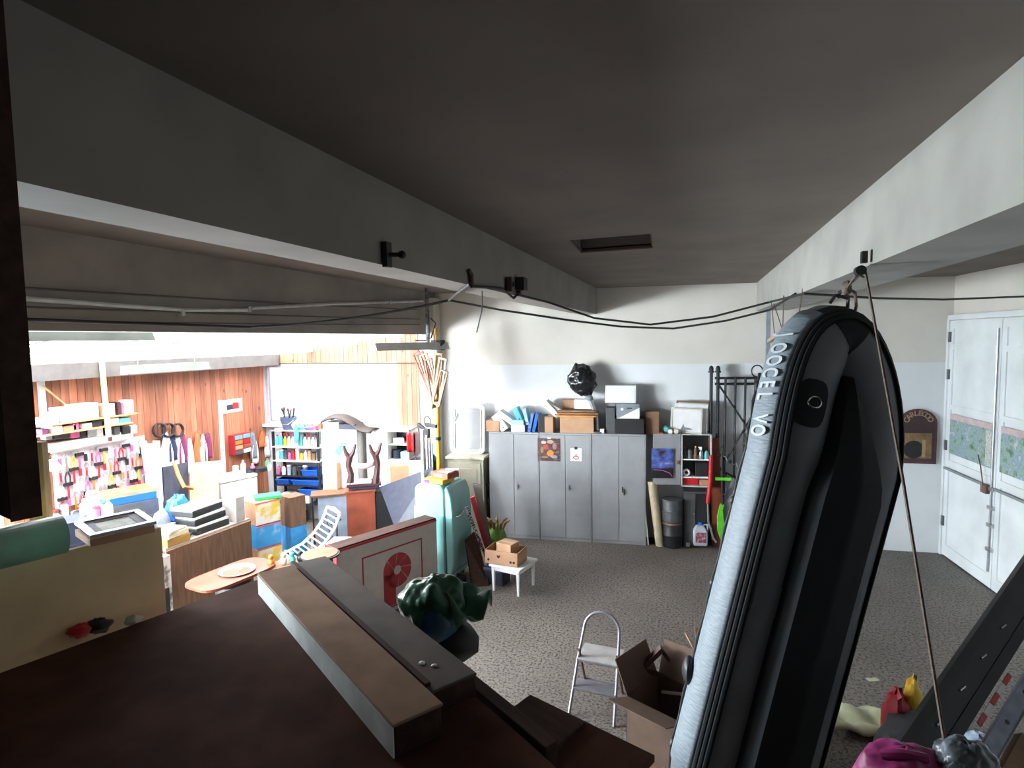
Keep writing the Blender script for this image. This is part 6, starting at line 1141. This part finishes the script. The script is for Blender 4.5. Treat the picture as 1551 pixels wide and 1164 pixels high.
for k in range(3): block('paper_box', ['amber brown box at the bottom on counter end', 'cream paper box in the middle on counter end', 'pale green paper pad topmost on counter end'][k], 'box', onk(.2, .03)+Vector((0, 0, [0, .10, .17][k])), [.34, .32, .28][k], .28, [.098, .068, .03][k], [mat('amber', (.40, .22, .05), .5), mat('cream_paper', (.7, .62, .42), .6), mat('pale_green_paper', (.55, .6, .45), .6)][k], rzk+.08*k)
carton('little_white_box', 'little white carton between amber box and binders', onk(.40, .40), .17, .15, .16, white, rzk+.3, tape=False)
o = MB().cyl((-.22, 0, .07), (.2, 0, .07), .07, n=16).build('sleeping_mat', blue, smooth=True, loc=onk(.06, .55), rz=rzk+.2); tag(o, 'rolled bright blue mat on the counter corner', 'mat')
t = thing('brown_holdall', 'brown leather holdall with loops behind blue mat', 'bag', onk(.12, .72)+Vector((0, 0, .0)), rzk); MB().blob((0, 0, .16), (.18, .12, .15), 14, 10, noise=.05, seed=5).build('bag', carddk, t, smooth=True); b = MB(); b.tube([(-.08, -.05, .28), (-.05, -.1, .36), (.05, -.1, .36), (.08, -.05, .28)], .014, 6); b.build('handle', offwhite, t, smooth=True)
t = thing('blue_cloth', 'heap of crumpled bright blue cloth behind the binders', 'cloth', onk(.62, .56), rzk); MB().blob((0, 0, .25), (.19, .13, .24), 18, 12, noise=.14, seed=15).build('cloth', blue, t, smooth=True, ang=30); MB().blob((-.24, 0, .16), (.12, .1, .2), 12, 8, noise=.1, seed=16).build('grey_cloth', cloths[4], t, smooth=True)
for k in range(4): o = MB().tube([Vector((0, 0, .02)), Vector((.08, .03, .05+.01*k)), Vector((.17, -.02, .03))], .018, 6).build('cable_bundle', [black, steel, purple, greydark][k], smooth=True, loc=onk(.40+.04*k, .10+.07*k), rz=rzk+k); tag(o, ['black', 'silver', 'purple', 'dark grey'][k]+' cable bundle lying before the black binders', 'cable')
# round-cornered red brown table with dish
p = at(352, 872, Z=.76); t = thing('red_brown_table', 'red brown table on steel drum base before the counter', 'table', Vector((p.x, p.y, 0)), rzk-.1); MB().prism([(x*.52, z_*.3) for x, z_ in [(math.copysign(abs(math.cos(a))**.5, math.cos(a)), math.copysign(abs(math.sin(a))**.5, math.sin(a))) for a in [j*math.pi/14 for j in range(28)]]], .035, Matrix.Translation((0, 0, .76)) @ Matrix.Rotation(math.pi/2, 4, 'X')).build('tabletop', redwood, t, bev=.005); MB().lathe([(.2, 0), (.2, .68)], 20).build('drum_base', steel, t, smooth=True); MB().lathe([(.22, .67), (.22, .724)], 20).build('top_ring', blackm, t, smooth=True)
t = thing('glass_dish', 'shallow clear glass dish on the red brown table', 'dish', Vector((p.x+.03, p.y+.05, .765))); MB().lathe([(.0, .0), (.14, .002), (.22, .05), (.215, .055), (.13, .012), (.0, .01)], 24).build('bowl', mat('dish_glass', (.35, .28, .26), .1, spec=.8), t, smooth=True); MB().blob((.03, .02, .06), (.02, .02, .015), 8, 6).build('knob', white, t)
p = at(398, 862, Z=.76)
for k, (m, lb, dx) in enumerate([(orange, 'orange toy figure near the film wrapped crate', 0), (offwhite, 'white toy figure near the film wrapped crate', .12), (teal, 'teal toy figure near the fruit cartons', .20), (black, 'black toy figure near the fruit cartons', .28)]):
    t = thing('toy_figure', lb, 'toy', p+Vector((.05+dx, .10+dx*.8, .0))); MB().blob((0, 0, .05), (.05, .04, .055), 10, 8).build('body', m, t, smooth=True); MB().blob((0, 0, .12), (.035, .035, .035), 10, 8).build('head', m, t, smooth=True)
t = thing('toy_crate', 'low crate carrying toy figures behind the crates', 'crate', Vector((p.x+.2, p.y+.22, 0)), rzk); MB().b2((-.25, -.2, 0), (.25, .2, .74)).build('crate_body', carddk, t, bev=.005); MB().b2((-.26, -.21, .74), (.26, .21, .757)).build('lid', carddk, t)
# tall mottled strip and narrow white box between panel and counter
p = at(250, 905, D=7.4); t = thing('mottled_cabinet', 'narrow white mottled cabinet beside the brown counter', 'cabinet', Vector((p.x, p.y, 0)), rzk); MB().b2((-.14, 0, 0), (.10, .5, 1.02)).build('cabinet_body', mat('mottled', (.18, .16, .14), .5, c2=(.72, .68, .62), scale=9, wid=.15, mid=.45), t); MB().b2((-.02, -.02, .25), (.05, 0, .62)).build('dark_handle', black, t); MB().b2((-.02, -.022, .03), (.06, -.0, .2)).build('red_tag', red, t)
# ================================================================ LONG PINE WALL: SHELVES, TOOLS, BENCH
def lw(px, py, off=.03): return at(px, py, X=LWX+off)
ry = math.pi/2
a0, a1 = lw(62, 652, .35), lw(200, 642, .35)
t = thing('wall_shelf', 'two tier pine shelf on the long board wall', 'shelf', (LWX+.03, a0.y, 0)); Ls = a1.y-a0.y; zu, zl = lw(130, 636, .35).z, lw(130, 650, .35).z
MB().b2((0, 0, zu-.02), (.34, Ls+.1, zu)).build('shelf_board', lightwood, t); MB().b2((0, 0, zl-.02), (.34, Ls, zl)).build('shelf_board', lightwood, t)
for y_ in (.0, Ls*.5, Ls+.06): MB().b2((0, y_, zl-.25), (.03, y_+.03, zu)).build('bracket', lightwood, t)
for (u0, u1, hh, m, lb) in [(.02, .11, .09, white, 'low white box at the shelf start'), (.14, .18, .15, paper, 'slim white box near the shelf start'), (.21, .34, .20, mat('plum_white', (.6, .5, .6), .6), 'plum edged white carton on the upper shelf'), (.36, .60, .22, white, 'wide white and cyan carton on the upper shelf'), (.63, .67, .16, cardl, 'tan packet on the upper shelf'), (.72, .77, .18, mat('aqua_white', (.6, .75, .75), .6), 'aqua white packet on the upper shelf'), (.80, .84, .19, winewood, 'wine red packet on the upper shelf'), (.845, .87, .17, pink, 'pink packet on the upper shelf'), (.88, .92, .17, white, 'white packet beside the pink one on upper shelf'), (.95, .99, .20, paper, 'white packet at the end of upper shelf')]:
    o = MB().b2((0, 0, 0), (.24, (u1-u0)*Ls, hh)).build('shelf_packet', m, bev=.004, loc=(LWX+.09, a0.y+u0*(Ls+.08), zu+.002)); tag(o, lb, 'packet', 'packets on the pine shelf')
o = MB().b2((0, 0, 0), (.004, .32, .12)).build('x', lblue); bpy.data.objects.remove(o)
for k in range(9):
    o = MB().b2((0, 0, 0), (.22, .08+.05*(k % 3), .07+.02*(k % 2))).build('lower_packet', [purple, white, cardl, pink, white, black, cardl, white, teal][k], bev=.004, loc=(LWX+.09, a0.y+.04+k*Ls/9.5, zl+.002)); tag(o, ['purple', 'white', 'tan', 'pink', 'chalk white', 'black', 'light brown', 'plain white', 'teal'][k]+' small packet on the lower pine shelf, place %s along' % ['first', 'second', 'third', 'fourth', 'fifth', 'sixth', 'seventh', 'eighth', 'last'][k], 'packet', 'packets on the pine shelf')
for k in range(11):
    px = 70+k*13; q = lw(px, 660-k*.9, .15); o = thing('hung_tool', ['grey plane', 'navy cap', 'black drill', 'pink roll', 'dark vice', 'silver saw', 'white can', 'black brush', 'grey square', 'dark pliers', 'white funnel'][k]+' hung below the pine shelf', 'tool', q, 0, 'tools below the pine shelf'); MB().b2((-.05, -.05, -.06), (.05, .05+.03*(k % 2), .07)).build('tool_body', [greybox, navy, black, pink, blackm, steel, white, black, greydark, blackm, white][k], o, bev=.015); MB().cyl((0, .02, .05), (0, .02, .12), .012, n=6).build('tool_grip', [black, white, red, white, steel, redwood, lblue, lightwood, black, red, greybox][k], o)
# white light box over the pegboard
a0, a1 = lw(74, 673, .16), lw(202, 659, .16); t = thing('white_valance', 'long white lamp valance above the pink pegboard', 'lamp', a0, 0); Lq = a1.y-a0.y
MB().b2((-.13, 0, -.12), (0, Lq, .0)).build('valance', white, t, bev=.01); b = MB(); b.cyl((-.05, .05, -.13), (-.05, Lq-.05, -.13), .014, n=8); b.build('tube', mat('lamp_tube_glass', (0, 0, 0)), t)
pz1, pz0 = lw(140, 674, .05).z, lw(140, 758, .05).z; py0, py1 = lw(80, 700, .05).y, lw(222, 700, .05).y
t = thing('pegboard', 'white pegboard crowded with red and pink tools', 'pegboard', (LWX+.028, py0, pz0)); MB().b2((0, 0, 0), (.012, py1-py0, pz1-pz0)).build('board', mat('peg_white', (.72, .62, .66), .6, var=.1), t)
for f in (.03, .97): MB().b2((.012, (py1-py0)*f-.015, 0), (.03, (py1-py0)*f+.015, pz1-pz0)).build('batten', white, t)
pegc = [(red, 'red'), (pink, 'pink'), (white, 'white'), (steel, 'steel'), (orange, 'orange'), (black, 'black'), (yellow, 'yellow'), (redprint, 'dark red')]
kinds = ['screwdriver', 'spanner', 'pliers', 'hammer']
ORD = ['first', 'second', 'third', 'fourth', 'fifth', 'sixth', 'seventh', 'eighth', 'ninth', 'tenth', 'eleventh', 'twelfth', 'thirteenth', 'fourteenth', 'fifteenth']
rows = [('top', .86), ('second', .62), ('third', .38), ('bottom', .15)]
for r_, (rn, fz) in enumerate(rows):
    for k in range(15):
        y_ = py0+.08+k*(py1-py0-.16)/14; zz = pz0+fz*(pz1-pz0); m, cn = pegc[(k*3+r_*2+k//4) % 8]; m = [pink, red, white, red][r_] if k % 3 == 0 else m; cn = ['pink', 'red', 'white', 'red'][r_] if k % 3 == 0 else cn; kd_ = (k+r_) % 4
        o = thing(kinds[kd_], f'{cn} handled {kinds[kd_]} in the {rn} pegboard row, {ORD[k]} along from the cone lamp', 'tool', (LWX+.07, y_, zz), 0, 'tools on the pegboard')
        if kd_ == 0: MB().cyl((0, 0, -.10), (0, 0, .0), .022, n=8).build('handle', m, o, smooth=True); MB().cyl((0, 0, -.24), (0, 0, -.10), .007, n=6).build('shank', steel, o)
        elif kd_ == 1: MB().b2((-.006, -.012, -.22), (.006, .012, 0)).build('handle', m, o); b = MB(); b.tube([(0, .03*math.cos(q), .03+.03*math.sin(q)) for q in [-.6+j*.55 for j in range(9)]], .009, 6); b.build('jaw', steel, o)
        elif kd_ == 2:
            for s_ in (-1, 1): MB().tube([(0, .005*s_, 0), (0, .035*s_, -.08), (0, .03*s_, -.2)], .011, 6).build('handle', m, o)
            MB().b2((-.008, -.018, -.01), (.008, .018, .07)).build('jaw', steel, o)
        else: MB().cyl((0, 0, -.24), (0, 0, 0), .014, n=8).build('handle', m, o); MB().b2((-.02, -.06, -.01), (.02, .06, .035)).build('head', blackm, o)
# red tray rail with jars on the pegboard foot
# desk lamp at the bench end
q = lw(80, 712, .25); t = thing('bench_lamp', 'white cone lamp on bent arm beside the pegboard', 'lamp', q); MB().lathe([(.03, .14), (.05, .12), (.12, .0), (.115, .0), (.045, .11)], 18).build('lamp_shade', white, t, smooth=True); b = MB(); b.tube([(0, 0, .14), (-.05, .05, .2), (-.18, .1, .15)], .010, 6); b.build('arm', steel, t, smooth=True)
# bench
by0, by1 = 5.4, 7.0; bz = 1.12
t = thing('workbench', 'long cluttered workbench along the pine board wall', 'workbench', (LWX+.03, by0, 0)); MB().b2((0, 0, bz-.05), (.75, by1-by0, bz)).build('benchtop', mat('bench_top', (.35, .26, .2), .6), t)
for y_ in (.05, by1-by0-.12):
    for x in (.04, .64): MB().b2((x, y_, 0), (x+.07, y_+.07, bz-.05)).build('leg', midwood, t)
MB().b2((.05, .1, .3), (.68, by1-by0-.1, .33)).build('lower_shelf', midwood, t)
cl = [('white tin', white, white, 2), ('cream tin', offwhite, steel, 2), ('blue can', lblue, white, 2), ('pink tub', pink, white, 2), ('dark can', greydark, black, 2), ('silver tin', steel, steel, 2), ('red bottle', red, white, 0), ('white bottle', white, red, 0), ('yellow bottle', yellow, black, 0), ('olive tin', creamcab, black, 2)]
for k in range(30):
    nm, m, cm, kd_ = cl[(k*7) % 10]; row = k//10; y_ = by0+.12+(k % 10)*.145+.03*row; x = LWX+.16+.2*row
    bottle(f'{nm} in the {["back", "middle", "front"][row]} line on the workbench', (x, y_, bz+.002), .20+.09*((k*5) % 4)/2, .055+.012*(k % 3), m, cm, 'pots on the workbench', kd_, nm.split()[-1], nm.split()[-1])
for k, (px, py, cm, lb) in enumerate([(200, 762, greydark, 'dark grey tool trolley carrying blue case before the workbench'), (128, 788, navy, 'navy tool trolley at the near end of the workbench')]):
    q = at(px, py, D=[8.15, 7.2][k]); rzq = vrz(q)+.25; t = thing('tool_trolley', lb, 'trolley', Vector((q.x, q.y, 0)), rzq); MB().b2((-.33, 0, .06), (.33, .42, q.z)).build('trolley_body', cm, t, bev=.01)
    for j in range(4): MB().b2((-.31, -.012, .12+j*.3), (.31, 0, .38+j*.3)).build('drawer', cm, t, bev=.004)
    for x in (-.28, .28):
        for y_ in (.05, .37): MB().cyl((x, y_-.02, .03), (x, y_+.02, .03), .03, n=10).build('castor', black, t)
    if k == 0:
        block('flat_case', 'blue case under the tan tray on dark grey trolley', 'case', Vector((q.x, q.y, q.z+.002)), .62, .4, .10, blue, rzq)
        t = thing('tan_tray', 'tan wooden tray with compartments on the blue case', 'tray', Vector((q.x, q.y, q.z+.104)), rzq); MB().b2((-.32, 0, 0), (.32, .4, .012)).build('tray_base', cardl, t)
        for (x0, y0, x1, y1) in ((-.32, 0, .32, .015), (-.32, .385, .32, .4), (-.32, .015, -.305, .385), (.305, .015, .32, .385), (-.01, .015, .01, .385), (-.305, .19, -.01, .205)): MB().b2((x0, y0, .012), (x1, y1, .05)).build('divider', mat('tan_tray', (.5, .26, .14), .6), t)
        MB().b2((.02, .03, .012), (.29, .36, .03)).build('yellow_filling', yellow, t)
    else:
        for j in range(5): bottle(['white jug', 'cream tin', 'pink tub', 'silver can', 'white beaker'][j]+' standing on the navy tool trolley', Vector((q.x-.2+.1*j, q.y+.16+.04*(j % 2), q.z+.002)), [.2, .3, .12, .16, .22][j], [.05, .07, .06, .05, .045][j], [white, offwhite, pink, steel, white][j], [white, steel, red, black, lblue][j], 'pots on the trolley', [0, 2, 2, 2, 0][j], ['jug', 'tin', 'tub', 'can', 'beaker'][j], ['jug', 'tin', 'tub', 'can', 'beaker'][j])
# yellow pole dropping from the fascia, grey pole by the boards
a, b_ = at(154, 548, X=-8.1), at(165, 664, X=-8.0); t = thing('yellow_rod', 'pale yellow rod hanging down from the fascia', 'rod', b_); bq = MB(); bq.cyl((0, 0, 0), a-b_, .035, n=10); bq.build('rod', mat('pale_yellow', (.7, .5, .18), .5), t, smooth=True); bq = MB(); bq.cyl((0, 0, -.04), (0, 0, .02), .04, n=10); bq.build('tip', winewood, t)
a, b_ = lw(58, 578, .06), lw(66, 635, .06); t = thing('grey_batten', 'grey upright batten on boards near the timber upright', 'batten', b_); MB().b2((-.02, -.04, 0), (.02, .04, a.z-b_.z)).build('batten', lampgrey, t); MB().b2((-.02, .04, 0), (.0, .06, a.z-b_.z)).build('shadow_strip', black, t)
pipe('diagonal_stick', 'thin light stick slanting down to the pine shelf', 'stick', [lw(65, 585, .1), lw(112, 624, .1), lw(155, 660, .1)], .014, lightwood)
# poster with the red car, white upright, small red rack
a, b_ = lw(338, 627, .03), lw(366, 603, .03); t = thing('car_poster', 'white poster with red and dark car on pine boards', 'poster', (LWX+.03, a.y, a.z)); pw2, ph2 = b_.y-a.y, b_.z-a.z; MB().b2((0, 0, 0), (.004, pw2, ph2)).build('sheet', paper, t); MB().b2((.004, pw2*.18, ph2*.22), (.006, pw2*.55, ph2*.6)).build('dark_print', navy, t); MB().b2((.004, pw2*.5, ph2*.22), (.007, pw2*.82, ph2*.72)).build('red_print', red, t); MB().b2((.004, pw2*.35, ph2*.6), (.006, pw2*.7, ph2*.78)).build('roof_print', mat('orange_pink', (.7, .35, .25), .5), t)
a, b_ = lw(340, 735, .30), lw(337, 606, .30); t = thing('white_upright', 'white slotted shelving upright before the pine boards', 'upright', (a.x, a.y, 0)); MB().b2((-.02, -.03, 0), (.02, .03, b_.z)).build('upright', white, t)
for k in range(12): MB().b2((.02, -.008, .9+.13*k), (.022, .008, .95+.13*k)).build('slot', greydark, t)
a, b_ = lw(349, 690, .06), lw(372, 655, .06); t = thing('parts_rack', 'small red rack of coloured drawers on pine boards', 'rack', (LWX+.03, a.y, a.z)); wr, hr = b_.y-a.y, b_.z-a.z; MB().b2((0, 0, 0), (.14, wr, hr)).build('rack_case', redprint, t)
for r_ in range(4):
    for c_ in range(2): MB().b2((.13, wr*(c_*.5+.04), hr*(r_*.25+.03)), (.155, wr*(c_*.5+.46), hr*(r_*.25+.21))).build('drawer', [[lblue, lblue], [orange, red], [cardl, redwood], [greydark, white]][3-r_][c_], t)
# garments and gear hanging along the boards
hang = [(248, 655, .16, .62, 0), (258, 660, .14, .38, 1), (266, 660, .14, .62, 0), (274, 658, .16, .45, 2), (284, 664, .14, .55, 0), (296, 655, .14, .62, 3), (304, 658, .10, .45, 0), (312, 656, .16, .42, 2), (380, 655, .18, .48, 4), (384, 668, .16, .42, 0), (395, 653, .16, .30, 3), (402, 660, .14, .40, 0)]
hn = ['white overall', 'navy cap bag', 'white apron', 'plum scarf', 'white towel', 'orange waxed coat', 'pale net', 'plum chequered shirt', 'grey rain cape', 'white and blue cloth', 'orange hose coil cloth', 'white sack']
for k, (px, py, w_, h_, ci) in enumerate(hang):
    q = lw(px, py, .04); hang_cloth(f'{hn[k]} hung on the pine board wall', q, w_*1.3, h_*1.1, cloths[ci], 'things hung on the pine boards', k)
for k in range(3):
    q = lw(240+14*k, 652, .1); t = thing('coiled_hose', ['black coiled hose hung beside the shelf end', 'dark cable coil hung beside white apron', 'black hose coil hung above plum scarf'][k], 'hose', q, 0, 'coils on the boards')
    b = MB(); b.tube([(.01*j/10, .11*math.cos(j*.5), .11*math.sin(j*.5)) for j in range(30)], .018, 6); b.build('coil', black, t, smooth=True); MB().cyl((-.05, 0, .1), (.04, 0, .1), .01, n=6).build('peg', steel, t)
# tall white planks, navy panel with orange strap, tan board
for k, (px0, py0_, px1, py1_, m, lb) in enumerate([(216, 668, 238, 800, white, 'tall white plank leaning before the pegboard'), (224, 672, 241, 798, mat('silver_plank', (.5, .52, .56), .4), 'silver plank leaning between two white planks'), (236, 668, 243, 792, white, 'tall white plank leaning beside the navy panel')]):
    a, b_ = at(px1, py1_, D=9.3), at(px0, py0_, D=9.5); a2 = Vector((a.x, a.y, 0)) if False else a; s_ = RT*.05
    a = a+(a-b_)*(a.z/max(.2, (b_.z-a.z))); quadboard('plank', lb, 'plank', [a-s_, a+s_, b_+s_, b_-s_], .03, m)
quadboard('leaning_board', 'tall navy board leaning against the pine board wall', 'panel', [at(252, 800, D=9.2), at(286, 790, D=9.8), at(285, 700, D=10.1), at(247, 708, D=9.6)], .03, navy)
pipe('orange_strap', 'orange strap looping down over the navy panel', 'strap', [at(264, 702, D=9.72), at(270, 720, D=9.5), at(279, 738, D=9.45), at(292, 740, D=9.6)], .03, mat('orange_strap', (.5, .17, .05), .6))
quadboard('tan_board', 'tan cardboard sheet standing behind the counter clutter', 'board', [at(288, 770, D=9.6), at(332, 764, D=9.8), at(330, 698, D=10.0), at(287, 702, D=9.8)], .02, cardl)
quadboard('grey_sheet', 'grey blue sheet standing beside the tan cardboard sheet', 'board', [at(330, 758, D=11.0), at(341, 755, D=11.1), at(340, 696, D=11.2), at(329, 698, D=11.1)], .02, bluegrey)
